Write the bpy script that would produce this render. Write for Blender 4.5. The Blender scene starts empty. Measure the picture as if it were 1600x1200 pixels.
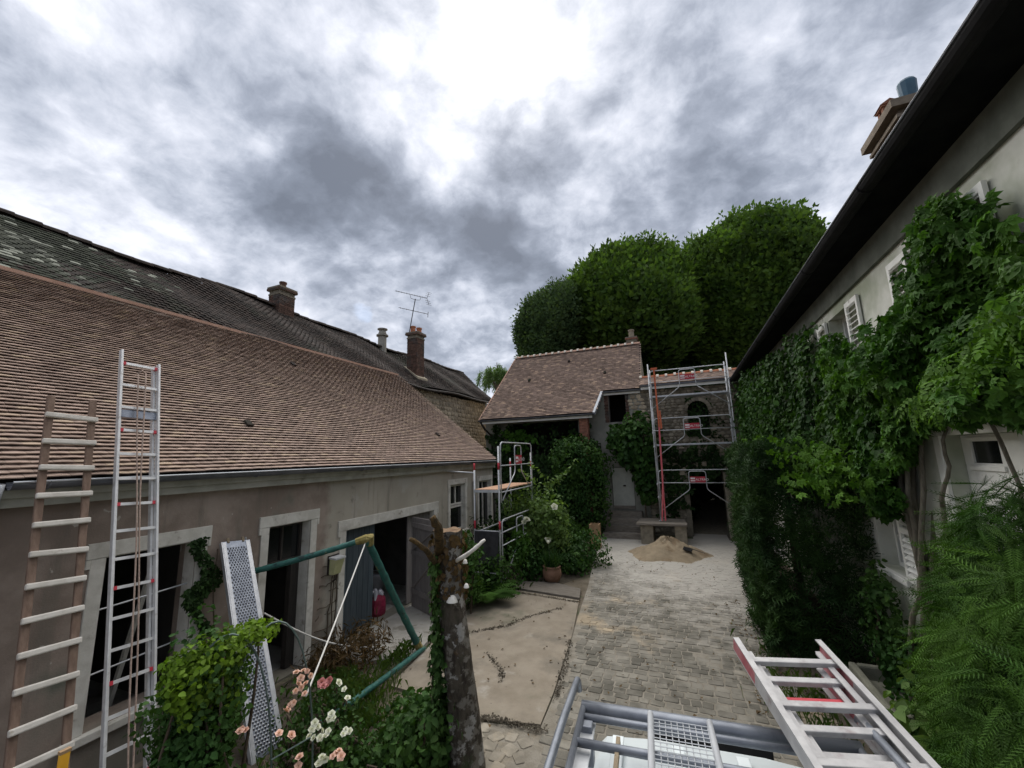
import bpy, math, random
import numpy as np
from mathutils import Vector, Matrix
random.seed(7); rng = np.random.default_rng(7)
S = bpy.context.scene
COL = S.collection

# ------------------------------------------------------------------ camera
F_PX, CX, CY = 638.2, 800.0, 600.0
YAW, PITCH, ROLL = .38488, .1751, .02756
CAM = np.array([0., 0., 3.35])
def _cam_basis():
    c, s = math.cos(YAW), math.sin(YAW); cp, sp = math.cos(PITCH), math.sin(PITCH)
    fwd = np.array([-s*cp, c*cp, sp]); right = np.array([c, s, 0.]); down = -np.cross(right, fwd)
    cr, sr = math.cos(ROLL), math.sin(ROLL)
    return np.stack([cr*right+sr*down, -sr*right+cr*down, fwd], 1)
RC = _cam_basis()
cam_d = bpy.data.cameras.new('camera'); cam = bpy.data.objects.new('camera', cam_d); COL.objects.link(cam)
cam_d.sensor_width = 36; cam_d.lens = 36*F_PX/1600; cam_d.clip_start = .05; cam_d.clip_end = 2000
_m = Matrix.Identity(4)
for i in range(3):
    _m[i][0] = RC[i, 0]; _m[i][1] = -RC[i, 1]; _m[i][2] = -RC[i, 2]; _m[i][3] = CAM[i]
cam.matrix_world = _m
S.camera = cam
# a photo pixel seen on a real plane of the place (used to survey positions)
def _ray(px, py): return RC @ np.array([px-CX, py-CY, F_PX])
def ZP(px, py, z=0.):
    d = _ray(px, py); return CAM + d*((z-CAM[2])/d[2])
def XP(px, py, x):
    d = _ray(px, py); return CAM + d*(x/d[0])
def YP(px, py, y):
    d = _ray(px, py); return CAM + d*(y/d[1])
def to_px(p):
    v = RC.T @ (np.asarray(p, float)-CAM); return CX+F_PX*v[0]/v[2], CY+F_PX*v[1]/v[2], v[2]

# ------------------------------------------------------------------ world, sun, exposure
SUN_DIR = np.array([-.2396, .5773, .7806])
w = bpy.data.worlds.new("World"); S.world = w; w.use_nodes = True
NT = w.node_tree; NT.nodes.clear()
class G:
    """tiny node-graph writer"""
    def __init__(s, nt): s.nt = nt
    def n(s, t, **k):
        nd = s.nt.nodes.new(t)
        for a, v in k.items():
            if a.startswith('_'): setattr(nd, a[1:], v)
        return nd
    def put(s, sock, v):
        if isinstance(v, bpy.types.NodeSocket): s.nt.links.new(v, sock)
        elif v is not None: sock.default_value = v
    def math(s, op, a, b=None, c=None, clamp=False):
        nd = s.n('ShaderNodeMath'); nd.operation = op; nd.use_clamp = clamp
        s.put(nd.inputs[0], a); s.put(nd.inputs[1], b); s.put(nd.inputs[2], c); return nd.outputs[0]
    def vmath(s, op, a, b=None, scale=None):
        nd = s.n('ShaderNodeVectorMath'); nd.operation = op
        s.put(nd.inputs[0], a); s.put(nd.inputs[1], b)
        if scale is not None: s.put(nd.inputs['Scale'], scale)
        return nd.outputs['Value'] if op in ('DOT_PRODUCT', 'LENGTH') else nd.outputs['Vector']
    def noise(s, vec, scale, detail=5, rough=.55, dist=0., col=False):
        nd = s.n('ShaderNodeTexNoise'); s.put(nd.inputs['Vector'], vec); nd.inputs['Scale'].default_value = scale
        nd.inputs['Detail'].default_value = detail; nd.inputs['Roughness'].default_value = rough; nd.inputs['Distortion'].default_value = dist
        return nd.outputs['Color'] if col else nd.outputs['Fac']
    def mix(s, f, a, b, mode='MIX'):
        nd = s.n('ShaderNodeMix'); nd.data_type = 'RGBA'; nd.blend_type = mode
        s.put(nd.inputs[0], f)
        for i, v in ((6, a), (7, b)):
            if isinstance(v, (tuple, list)): v = (*v[:3], 1)
            s.put(nd.inputs[i], v)
        return nd.outputs[2]
    def ramp(s, f, stops):
        nd = s.n('ShaderNodeValToRGB'); s.put(nd.inputs[0], f); cr = nd.color_ramp
        while len(cr.elements) < len(stops): cr.elements.new(.5)
        for e, (p, c) in zip(cr.elements, stops):
            e.position = p; e.color = (*c, 1) if isinstance(c, tuple) else (c, c, c, 1)
        return nd.outputs[0]
    def mapr(s, v, a, b, c=0., d=1., smooth=True):
        nd = s.n('ShaderNodeMapRange'); nd.interpolation_type = 'SMOOTHSTEP' if smooth else 'LINEAR'
        s.put(nd.inputs[0], v)
        for i, x in enumerate((a, b, c, d)): nd.inputs[i+1].default_value = x
        return nd.outputs[0]
g = G(NT)
tc = g.n('ShaderNodeTexCoord'); dirv = tc.outputs['Generated']
sky = g.n('ShaderNodeTexSky'); sky.sky_type = 'NISHITA'; sky.sun_disc = False
sky.sun_elevation = math.asin(SUN_DIR[2]); sky.sun_rotation = math.atan2(SUN_DIR[0], SUN_DIR[1])
sep = g.n('ShaderNodeSeparateXYZ'); g.put(sep.inputs[0], dirv)
zz = g.math('MAXIMUM', g.math('ADD', sep.outputs[2], .42), .10)
inv = g.math('DIVIDE', 1., zz)
plane = g.vmath('SCALE', dirv, scale=inv)
flat = g.vmath('MULTIPLY', plane, (1.3, 1.3, .3))
warp = g.vmath('SUBTRACT', g.noise(flat, 1.6, 4, .6, col=True), (.5, .5, .5))
wdir = g.vmath('NORMALIZE', g.vmath('ADD', dirv, g.vmath('SCALE', warp, scale=.38)))
fpos = g.vmath('ADD', flat, g.vmath('SCALE', warp, scale=.22))
def billow(vec, scale, detail, rough=.5):
    nd = g.n('ShaderNodeTexVoronoi'); nd.voronoi_dimensions = '2D'; nd.feature = 'SMOOTH_F1'; nd.normalize = True; g.put(nd.inputs['Vector'], vec); nd.inputs['Scale'].default_value = scale; nd.inputs['Detail'].default_value = detail; nd.inputs['Roughness'].default_value = rough; nd.inputs['Smoothness'].default_value = .6; nd.inputs['Lacunarity'].default_value = 2.2
    return nd.outputs['Distance']
fw2 = g.vmath('ADD', flat, g.vmath('SCALE', g.vmath('SUBTRACT', g.noise(flat, 4.5, 5, .6, col=True), (.5, .5, .5)), scale=.16))
bil = billow(fw2, 2.6, 3., .55)
big = g.noise(fpos, .9, 3, .5)
mid = g.noise(g.vmath('ADD', fpos, (3.1, 7.7, 1.2)), 2.6, 8, .64)
fine = g.noise(g.vmath('ADD', fpos, (9.3, 2.2, 4.)), 8., 7, .58)
val = g.math('ADD', g.math('MULTIPLY', g.math('SUBTRACT', big, .5), .55), g.math('MULTIPLY', g.math('SUBTRACT', mid, .5), 1.45))
val = g.math('ADD', val, g.math('MULTIPLY', g.math('SUBTRACT', fine, .5), .60))
val = g.math('ADD', val, g.math('MULTIPLY', g.math('SUBTRACT', .36, bil), .95))
def lump(px, py, rad_deg, amp):
    d = _ray(px, py); d = d/np.linalg.norm(d)
    c = g.vmath('DOT_PRODUCT', wdir, tuple(d))
    return g.math('MULTIPLY', g.mapr(c, math.cos(math.radians(rad_deg)), 1.), amp)
for a in ((420, 260, 12, -.20), (560, 350, 12, -.20), (480, 330, 9, -.06), (840, 225, 9, -.22), (960, 300, 13, -.14), (300, 330, 12, -.04),
          (640, 420, 12, -.18), (760, 400, 10, -.18), (60, 330, 16, .10), (170, 200, 18, .10), (760, 70, 17, .10), (640, 190, 11, .12),
          (720, 260, 10, .16), (900, 60, 16, .12), (500, 480, 11, .14), (560, 450, 9, .06), (700, 480, 9, .10), (760, 540, 8, .14), (860, 350, 9, .20),
          (1250, 200, 22, -.05), (1120, 240, 12, -.02), (1400, 120, 20, .0), (120, 80, 22, .02), (330, 60, 18, .10), (1000, 130, 10, .06), (770, 120, 13, -.13), (960, 40, 10, .10), (680, 20, 10, .08)):
    val = g.math('ADD', val, lump(*a))
val = g.math('ADD', val, .425)
cl = g.ramp(val, [(.0, (.060, .068, .085)), (.22, (.086, .097, .120)), (.40, (.128, .141, .170)), (.54, (.182, .196, .228)), (.70, (.245, .256, .288)), (.90, (.330, .338, .365))])
sd = g.vmath('DOT_PRODUCT', dirv, tuple(SUN_DIR/np.linalg.norm(SUN_DIR)))
glow = g.math('ADD', g.math('MULTIPLY', g.math('POWER', g.math('MAXIMUM', sd, 0.), 22.), .045), g.math('MULTIPLY', g.math('POWER', g.math('MAXIMUM', sd, 0.), 160.), .18))
thin = g.mapr(val, .25, .95, .25, 1.)
glowc = g.vmath('SCALE', (1., .97, .92), scale=g.math('MULTIPLY', glow, thin))
cl2 = g.vmath('ADD', cl, glowc)
bg1 = g.n('ShaderNodeBackground'); g.put(bg1.inputs[0], sky.outputs[0]); bg1.inputs[1].default_value = .05
bg2 = g.n('ShaderNodeBackground'); g.put(bg2.inputs[0], cl2); bg2.inputs[1].default_value = 1.0
gd_ = _ray(568, 489); gd_ = gd_/np.linalg.norm(gd_)
gap = g.math('MULTIPLY', g.mapr(g.math('ADD', g.vmath('DOT_PRODUCT', g.vmath('NORMALIZE', g.vmath('ADD', dirv, g.vmath('MULTIPLY', warp, (.10, .10, .03)))), tuple(gd_)), g.math('MULTIPLY', g.math('SUBTRACT', fine, .5), .0012)), math.cos(math.radians(1.3)), math.cos(math.radians(.2))), .3)
cov = g.math('SUBTRACT', .97, gap, clamp=True)
ms = g.n('ShaderNodeMixShader'); g.put(ms.inputs[0], cov); g.put(ms.inputs[1], bg1.outputs[0]); g.put(ms.inputs[2], bg2.outputs[0])
wo = g.n('ShaderNodeOutputWorld'); g.put(wo.inputs[0], ms.outputs[0])

sun_d = bpy.data.lights.new('sun', 'SUN'); sun = bpy.data.objects.new('sun', sun_d); COL.objects.link(sun)
sun_d.energy = 1.5; sun_d.angle = math.radians(100); sun_d.color = (1., .955, .88)
sun.rotation_euler = Vector(tuple(-SUN_DIR)).to_track_quat('-Z', 'Y').to_euler(); sun.location = (-10, 25, 40)
S.view_settings.view_transform = 'Standard'; S.view_settings.look = 'None'
S.view_settings.exposure = 1.7; S.view_settings.gamma = 1.; S.view_settings.use_curve_mapping = False
S.render.engine = 'CYCLES'
S.cycles.max_bounces = 5; S.cycles.diffuse_bounces = 3; S.cycles.transparent_max_bounces = 4

# ------------------------------------------------------------------ materials
MATS = {}
def pm(name, c1, c2=None, scale=6., rough=.8, bump=0., bscale=None, metal=0., rnd=0., mid=None, stretch=None, detail=6, patch=None, trans=0., spec=.3, lo=.35, hi=.65, brnd=None):
    """procedural principled: two-tone noise, per-piece brightness, optional patch colour (colour, scale, low, high), bump"""
    m = bpy.data.materials.new(name); m.use_nodes = True; nt = m.node_tree; nt.nodes.clear(); q = G(nt)
    out = q.n('ShaderNodeOutputMaterial'); b = q.n('ShaderNodeBsdfPrincipled')
    geo = q.n('ShaderNodeNewGeometry'); vec = geo.outputs['Position']
    if stretch: vec = q.vmath('MULTIPLY', vec, stretch)
    c2 = c2 or c1
    f = q.mapr(q.noise(vec, scale, detail, .6), lo, hi)
    col = q.mix(f, c1, c2)
    for p in (patch if isinstance(patch, list) else [patch] if patch else []):
        pf = q.mapr(q.noise(q.vmath('ADD', geo.outputs['Position'], (p[1]*3.3, 7.1, 2.9)), p[1], 5, .62), p[2], p[3])
        col = q.mix(pf, col, p[0])
    if rnd:
        oi = q.n('ShaderNodeObjectInfo'); at = q.n('ShaderNodeAttribute'); at.attribute_name = 'rnd'
        r = q.math('FRACT', q.math('ADD', oi.outputs['Random'], at.outputs['Fac']))
        k = q.math('ADD', 1.-rnd, q.math('MULTIPLY', r, 2*rnd))
        col = q.vmath('SCALE', col, scale=k)
        if brnd:
            r2 = q.mapr(q.math('FRACT', q.math('MULTIPLY', r, 7.31)), brnd[1], brnd[2])
            col = q.mix(r2, col, brnd[0])
    q.put(b.inputs['Base Color'], col); b.inputs['Roughness'].default_value = rough; b.inputs['Metallic'].default_value = metal
    b.inputs['Specular IOR Level'].default_value = spec
    if bump:
        bp = q.n('ShaderNodeBump'); bp.inputs['Strength'].default_value = 1.; bp.inputs['Distance'].default_value = bump
        q.put(bp.inputs['Height'], q.noise(vec, bscale or scale*4, 6, .65)); q.put(b.inputs['Normal'], bp.outputs[0])
    sh = b.outputs[0]
    if trans:
        t = q.n('ShaderNodeBsdfTranslucent'); q.put(t.inputs[0], q.vmath('MULTIPLY', col, (1.3, 1.4, .5)))
        mx = q.n('ShaderNodeMixShader'); mx.inputs[0].default_value = trans
        q.put(mx.inputs[1], sh); q.put(mx.inputs[2], t.outputs[0]); sh = mx.outputs[0]
    q.put(out.inputs[0], sh); MATS[name] = m; return m
def leafmat(name, c1, c2, rnd=.35, trans=.22, rough=.5, scale=1.2):
    return pm(name, c1, c2, scale=scale, rough=rough+.12, rnd=rnd, trans=trans, spec=.14, detail=3)
M = MATS
pm('render_wall', (.215, .185, .155), (.285, .25, .21), .8, .92, .004, 60, patch=[((.30, .275, .225), .35, .48, .60), ((.15, .125, .11), .7, .56, .70), ((.36, .33, .29), 5., .68, .74)])
def facade():
    m = pm('facade_render', (.34, .312, .258), (.42, .385, .325), .8, .92, .004, 60, patch=[((.40, .375, .33), 1.3, .55, .70), ((.22, .20, .165), 3., .60, .72)])
    nt = m.node_tree; q = G(nt); b = [n for n in nt.nodes if n.type == 'BSDF_PRINCIPLED'][0]; src = b.inputs['Base Color'].links[0].from_socket
    geo = q.n('ShaderNodeNewGeometry'); sp = q.n('ShaderNodeSeparateXYZ'); q.put(sp.inputs[0], geo.outputs['Position']); P = geo.outputs['Position']
    brown = q.mix(q.mapr(q.noise(P, 1.4, 6, .62), .38, .66), (.215, .170, .140), (.335, .275, .232))
    brown = q.mix(q.mapr(q.noise(P, .7, 4, .6), .56, .70), brown, (.12, .125, .10))
    y = q.math('ADD', sp.outputs[1], q.math('MULTIPLY', q.math('SUBTRACT', q.noise(P, 3., 5, .6), .5), .5))
    col = q.mix(q.mapr(y, 5.80, 5.98), brown, src)
    drip = q.mapr(q.noise(q.vmath('MULTIPLY', P, (3., 3., .28)), 1.6, 6, .65), .54, .70, 0., .55); col = q.mix(drip, col, (.16, .145, .12))
    chip = q.mapr(q.noise(P, 5.5, 4, .5), .71, .73, 0., .8); col = q.mix(chip, col, (.44, .41, .36))
    z = q.math('ADD', sp.outputs[2], q.math('MULTIPLY', q.math('SUBTRACT', q.noise(P, 2.2, 5, .6), .5), .9))
    col = q.mix(q.mapr(z, .75, .15, 0., .75), col, (.13, .125, .10))
    q.put(b.inputs['Base Color'], col)
facade()
pm('trim_white', (.50, .48, .43), (.62, .60, .55), 5, .85, .002, 50, patch=[((.30, .27, .23), 6, .58, .72), ((.36, .34, .30), 1.6, .55, .72)])
pm('fascia', (.30, .30, .25), (.40, .39, .34), 2.5, .8, .002, 40, patch=((.20, .19, .15), 2, .55, .72))
pm('zinc', (.13, .14, .165), (.22, .23, .26), 3, .42, .0, metal=.6)
pm('zinc_light', (.42, .44, .47), (.52, .54, .57), 3, .5, metal=.3)
pm('tile_new', (.285, .205, .165), (.36, .268, .218), 9, .85, .002, 70, rnd=.20, brnd=((.42, .32, .235), .82, .98))
pm('tile_new_far', (.195, .138, .112), (.250, .182, .145), 9, .85, .002, 70, rnd=.26, brnd=((.42, .30, .22), .75, .98))
pm('tile_old', (.017, .012, .010), (.031, .021, .017), 3, .95, .004, 60, rnd=.4, patch=[((.022, .026, .016), .5, .50, .66)], brnd=((.055, .042, .034), .88, 1.))
pm('tile_mossy', (.018, .022, .014), (.030, .034, .023), 3, .95, .004, 60, rnd=.4, brnd=((.23, .24, .20), .80, .98))
pm('ridge_pale', (.42, .26, .19), (.50, .32, .24), 5, .85, .002, 60, rnd=.15)
pm('mortar_pale', (.62, .57, .48), (.72, .67, .58), 20, .95, .004, 60)
pm('ridge_dark', (.025, .019, .016), (.045, .034, .028), 4, .95, .004, 50, rnd=.3)
pm('brick', (.24, .10, .065), (.32, .145, .10), 8, .9, .003, 60, rnd=.3)
pm('brick_dark', (.075, .042, .032), (.125, .070, .052), 8, .92, .003, 60, rnd=.35, patch=((.07, .06, .055), 2, .5, .65))
pm('terracotta', (.36, .13, .065), (.44, .18, .10), 8, .8, .002, 50)
pm('clay_pot', (.17, .095, .06), (.24, .14, .095), 6, .85, .002, 50)
pm('stone_cream', (.34, .28, .20), (.44, .37, .27), 7, .95, .008, 40, rnd=.28)
pm('mortar', (.30, .26, .19), (.38, .33, .25), 9, .97, .008, 50)
pm('stone_grey', (.20, .175, .135), (.30, .265, .205), 6, .95, .008, 40, rnd=.32)
pm('mortar_dark', (.15, .13, .10), (.21, .185, .14), 9, .97, .008, 50)
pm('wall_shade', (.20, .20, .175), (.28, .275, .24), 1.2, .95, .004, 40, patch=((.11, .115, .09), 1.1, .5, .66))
pm('white_wall', (.62, .62, .56), (.70, .70, .64), 1.1, .9, .002, 50, patch=[((.36, .39, .29), .6, .46, .66), ((.28, .30, .22), 2.2, .60, .74)])
pm('white_paint', (.76, .76, .72), (.84, .84, .80), 4, .6, .001, 40, patch=((.38, .37, .32), 7, .63, .75))
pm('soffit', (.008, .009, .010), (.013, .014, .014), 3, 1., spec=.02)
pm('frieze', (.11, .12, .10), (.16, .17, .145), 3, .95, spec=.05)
pm('dark_interior', (.020, .019, .018), (.030, .028, .026), 2, .95)
pm('interior_wall', (.08, .075, .068), (.12, .11, .10), 2, .95)
pm('door_dark', (.050, .065, .078), (.070, .088, .10), 4, .6, .001, 30, stretch=(6, 6, .6), rnd=.15)
pm('door_grey', (.18, .165, .16), (.23, .21, .20), 5, .8, .002, 30, stretch=(8, 8, .7), rnd=.10)
pm('door_brown', (.035, .03, .027), (.055, .047, .042), 5, .7, .001, 30, stretch=(8, 8, .7), rnd=.2)
pm('door_white', (.40, .41, .37), (.47, .48, .43), 4, .7, .001, 30)
pm('iron', (.035, .03, .028), (.06, .05, .045), 9, .6, metal=.4)
pm('steel', (.19, .21, .255), (.27, .295, .345), 8, .42, .0, metal=.6)
pm('steel_bright', (.42, .43, .45), (.52, .53, .55), 8, .42, .0, metal=.5)
pm('galv', (.44, .455, .47), (.56, .575, .59), 6, .5, metal=.25)
pm('alu', (.58, .58, .58), (.68, .68, .68), 10, .45, metal=.3, patch=((.42, .40, .38), 8, .60, .75))
pm('alu_dull', (.36, .355, .36), (.46, .455, .455), 10, .5, metal=.3, patch=((.26, .22, .22), 7, .58, .74))
pm('alu_red', (.36, .10, .12), (.48, .22, .23), 12, .55, metal=.3)
pm('wood_stile', (.15, .10, .075), (.21, .145, .11), 5, .85, .002, 40, stretch=(6, 6, .8))
pm('wood_worn', (.50, .47, .42), (.60, .57, .52), 8, .85, .002, 40, patch=((.34, .29, .23), 9, .6, .75))
pm('red_plastic', (.42, .03, .05), (.50, .05, .07), 5, .5)
pm('sign_white', (.75, .68, .68), (.82, .78, .78), 5, .5)
pm('rope', (.30, .22, .18), (.40, .31, .26), 40, .9)
pm('rope_white', (.62, .60, .56), (.74, .72, .68), 40, .85)
pm('orange_strap', (.52, .12, .05), (.60, .16, .08), 6, .65)
pm('pink_strap', (.62, .12, .14), (.70, .18, .19), 6, .65)
pm('plywood', (.36, .20, .12), (.44, .27, .17), 7, .8, .001, 40, stretch=(3, .6, 3))
pm('pole_green', (.022, .085, .075), (.035, .13, .11), 9, .45, .002, 30, patch=[((.20, .20, .09), 7, .62, .72), ((.012, .03, .03), 5, .60, .70)])
pm('moss_knot', (.20, .16, .05), (.30, .25, .10), 20, .95, .01, 40)
pm('plastic_yellow', (.85, .42, .03), (.9, .48, .05), 5, .45)
pm('glass_dark', (.010, .011, .012), (.014, .015, .016), 2, .12, spec=.5)
pm('glass_frost', (.42, .42, .22), (.50, .49, .28), 6, .4)
pm('concrete', (.30, .285, .255), (.38, .365, .33), 3, .95, .004, 40, patch=((.20, .185, .155), 2.2, .52, .66))
pm('slab_beige', (.215, .182, .140), (.275, .238, .188), 2.6, .97, .006, 70, patch=[((.17, .15, .12), .9, .50, .66), ((.34, .315, .275), 1.3, .58, .70), ((.12, .105, .085), 14, .64, .74), ((.13, .13, .09), .55, .60, .74)], lo=.3, hi=.7)
pm('ground_soil', (.11, .09, .065), (.165, .14, .105), 2.5, .98, .02, 30, patch=((.075, .085, .045), 1.2, .5, .62))
pm('soil_dark', (.060, .050, .036), (.095, .08, .06), 4, .98, .03, 25)
pm('sand', (.25, .20, .135), (.33, .265, .18), 2.5, .98, .02, 40, patch=((.22, .16, .10), 2.2, .52, .68))
pm('sand_wet', (.29, .21, .125), (.36, .27, .17), 5, .98, .012, 40)
pm('wood_old', (.16, .14, .115), (.23, .205, .175), 5, .92, .004, 30, stretch=(1, 5, 5), rnd=.25)
pm('wood_warm', (.30, .19, .10), (.38, .25, .145), 5, .85, .002, 30, stretch=(5, 5, .8))
pm('bark_grey', (.13, .115, .09), (.20, .18, .145), 9, .95, .012, 30, stretch=(3, 3, .8))
pm('bark_birch', (.040, .032, .025), (.10, .085, .065), 9, .95, .05, 22, stretch=(1.5, 1.5, .6), patch=[((.20, .185, .16), 9., .50, .60), ((.36, .35, .33), 4.5, .56, .60), ((.12, .07, .03), 4, .62, .70), ((.05, .065, .03), 3.0, .60, .72)])
pm('cut_wood', (.13, .075, .04), (.22, .15, .09), 14, .9, .004, 40)
pm('moss_orange', (.045, .032, .016), (.13, .08, .03), 12, .98, .03, 30, patch=((.20, .19, .15), 9, .62, .70))
pm('fungus', (.70, .67, .61), (.80, .78, .73), 12, .8, .002, 40)
pm('stem_brown', (.07, .05, .035), (.11, .085, .06), 12, .9)
pm('stem_green', (.06, .09, .045), (.09, .13, .065), 12, .8)
pm('hoop_metal', (.10, .14, .13), (.15, .19, .18), 12, .5, metal=.4)
pm('van_white', (.66, .72, .74), (.70, .76, .78), 1.5, .25, spec=.5)
pm('rack_grey', (.165, .18, .21), (.23, .25, .285), 8, .42, metal=.5)
pm('rubber', (.010, .010, .011), (.016, .016, .017), 5, .75, spec=.12)
pm('red_bag', (.25, .02, .055), (.34, .05, .09), 9, .4, patch=((.55, .40, .42), 9, .66, .70))
pm('bag_white', (.40, .40, .44), (.52, .52, .56), 9, .5)
pm('box_dark', (.03, .03, .033), (.05, .05, .055), 6, .6)
pm('trough_stone', (.16, .16, .125), (.23, .225, .18), 4, .95, .01, 30)
pm('chimney_stone', (.16, .13, .10), (.24, .20, .155), 5, .95, .006, 40)
pm('pot_brown', (.20, .085, .05), (.27, .125, .08), 8, .85, .002, 50)
pm('blue_pot', (.045, .10, .15), (.06, .14, .20), 5, .5)
pm('render_chimney', (.26, .245, .21), (.34, .32, .28), 4, .95, .004, 40)
leafmat('leaf_lime', (0.048, 0.096, 0.019), (0.092, 0.157, 0.034), rnd=.5, trans=.3)
leafmat('leaf_tree_cool', (0.045, 0.080, 0.032), (0.080, 0.130, 0.052))
leafmat('leaf_willow', (0.063, 0.112, 0.040), (0.105, 0.168, 0.064), trans=.4)
leafmat('leaf_ivy', (0.021, 0.058, 0.014), (0.047, 0.106, 0.022), rough=.42)
leafmat('leaf_creeper', (0.047, 0.118, 0.014), (0.089, 0.185, 0.024), trans=.3)
leafmat('leaf_creeper_deep', (0.036, 0.099, 0.016), (0.071, 0.157, 0.026), trans=.28, rough=.42)
leafmat('leaf_yew', (0.016, 0.042, 0.011), (0.033, 0.070, 0.016), trans=.12)
leafmat('leaf_fir', (0.032, 0.083, 0.013), (0.069, 0.143, 0.021), trans=.22, rnd=.42)
leafmat('leaf_bush', (0.025, 0.067, 0.016), (0.055, 0.112, 0.026))
leafmat('leaf_dark', (0.013, 0.034, 0.008), (0.027, 0.058, 0.014), trans=.12)
leafmat('leaf_pale', (0.089, 0.151, 0.044), (0.147, 0.224, 0.068), trans=.3)
leafmat('leaf_fern', (0.042, 0.101, 0.016), (0.068, 0.146, 0.026), trans=.3)
leafmat('leaf_honey', (0.079, 0.151, 0.014), (0.142, 0.230, 0.026), trans=.35)
leafmat('leaf_rose', (0.029, 0.067, 0.018), (0.053, 0.101, 0.024), trans=.2)
leafmat('leaf_brown', (.070, .045, .022), (.11, .07, .032), trans=.2)
leafmat('grass_blade', (0.047, 0.090, 0.018), (0.089, 0.140, 0.032), trans=.25)
leafmat('petal_pink', (.70, .42, .33), (.80, .56, .46), trans=.15, rnd=.15)
leafmat('petal_rose', (.60, .24, .24), (.70, .34, .33), trans=.15, rnd=.15)
leafmat('petal_white', (.70, .70, .58), (.80, .80, .70), trans=.15, rnd=.08)

# driveway materials: cobbles dusted with mortar powder further up the yard
def dusty(name, c1, c2, scale, rnd, bump, bscale):
    m = pm(name, c1, c2, scale, .93, bump, bscale, rnd=rnd, patch=((.33, .27, .19), .8, .56, .70))
    nt = m.node_tree; q = G(nt); b = [n for n in nt.nodes if n.type == 'BSDF_PRINCIPLED'][0]
    src = b.inputs['Base Color'].links[0].from_socket
    geo = q.n('ShaderNodeNewGeometry'); sp = q.n('ShaderNodeSeparateXYZ'); q.put(sp.inputs[0], geo.outputs['Position'])
    nz = q.noise(geo.outputs['Position'], 1.1, 6, .62); nz2 = q.noise(geo.outputs['Position'], 5.0, 5, .6)
    y = q.math('ADD', sp.outputs[1], q.math('MULTIPLY', q.math('SUBTRACT', nz, .5), 8.))
    y = q.math('ADD', y, q.math('MULTIPLY', q.math('SUBTRACT', nz2, .5), 3.))
    y = q.math('ADD', y, q.math('MULTIPLY', sp.outputs[0], .55))
    fac = q.mapr(y, 8.2, 13.2, 0., .78)
    q.put(b.inputs['Base Color'], q.mix(fac, src, (.47, .445, .40)))
    return m
dusty('cobble', (.120, .112, .092), (.215, .200, .168), 2.2, .22, .005, 40)
dusty('cobble_joint', (.19, .17, .135), (.25, .228, .19), 5, 0, .012, 40)
dusty('paving_mosaic', (.20, .18, .145), (.30, .27, .22), 4, .25, .005, 40)

# ------------------------------------------------------------------ mesh helpers
def base_of(V): return np.array([(V[:, 0].min()+V[:, 0].max())/2, (V[:, 1].min()+V[:, 1].max())/2, V[:, 2].min()])
def set_tag(o, label=None, cat=None, group=None, kind=None):
    if label: o['label'] = label
    if cat: o['category'] = cat
    if group: o['group'] = group
    if kind: o['kind'] = kind
    return o
def world_of(o):
    l = np.zeros(3)
    while o is not None: l = l + np.array(o.location); o = o.parent
    return l
def empty(name, loc, label=None, cat=None, group=None, parent=None):
    o = bpy.data.objects.new(name, None); COL.objects.link(o); o.empty_display_size = .2
    o.location = tuple(np.array(loc, float) - (world_of(parent) if parent else 0)); o.parent = parent
    return set_tag(o, label, cat, group)
def link_mesh(name, me, V0, parent):
    o = bpy.data.objects.new(name, me); COL.objects.link(o)
    o.location = tuple(V0 - (world_of(parent) if parent is not None else 0)); o.parent = parent
    return o
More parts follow.
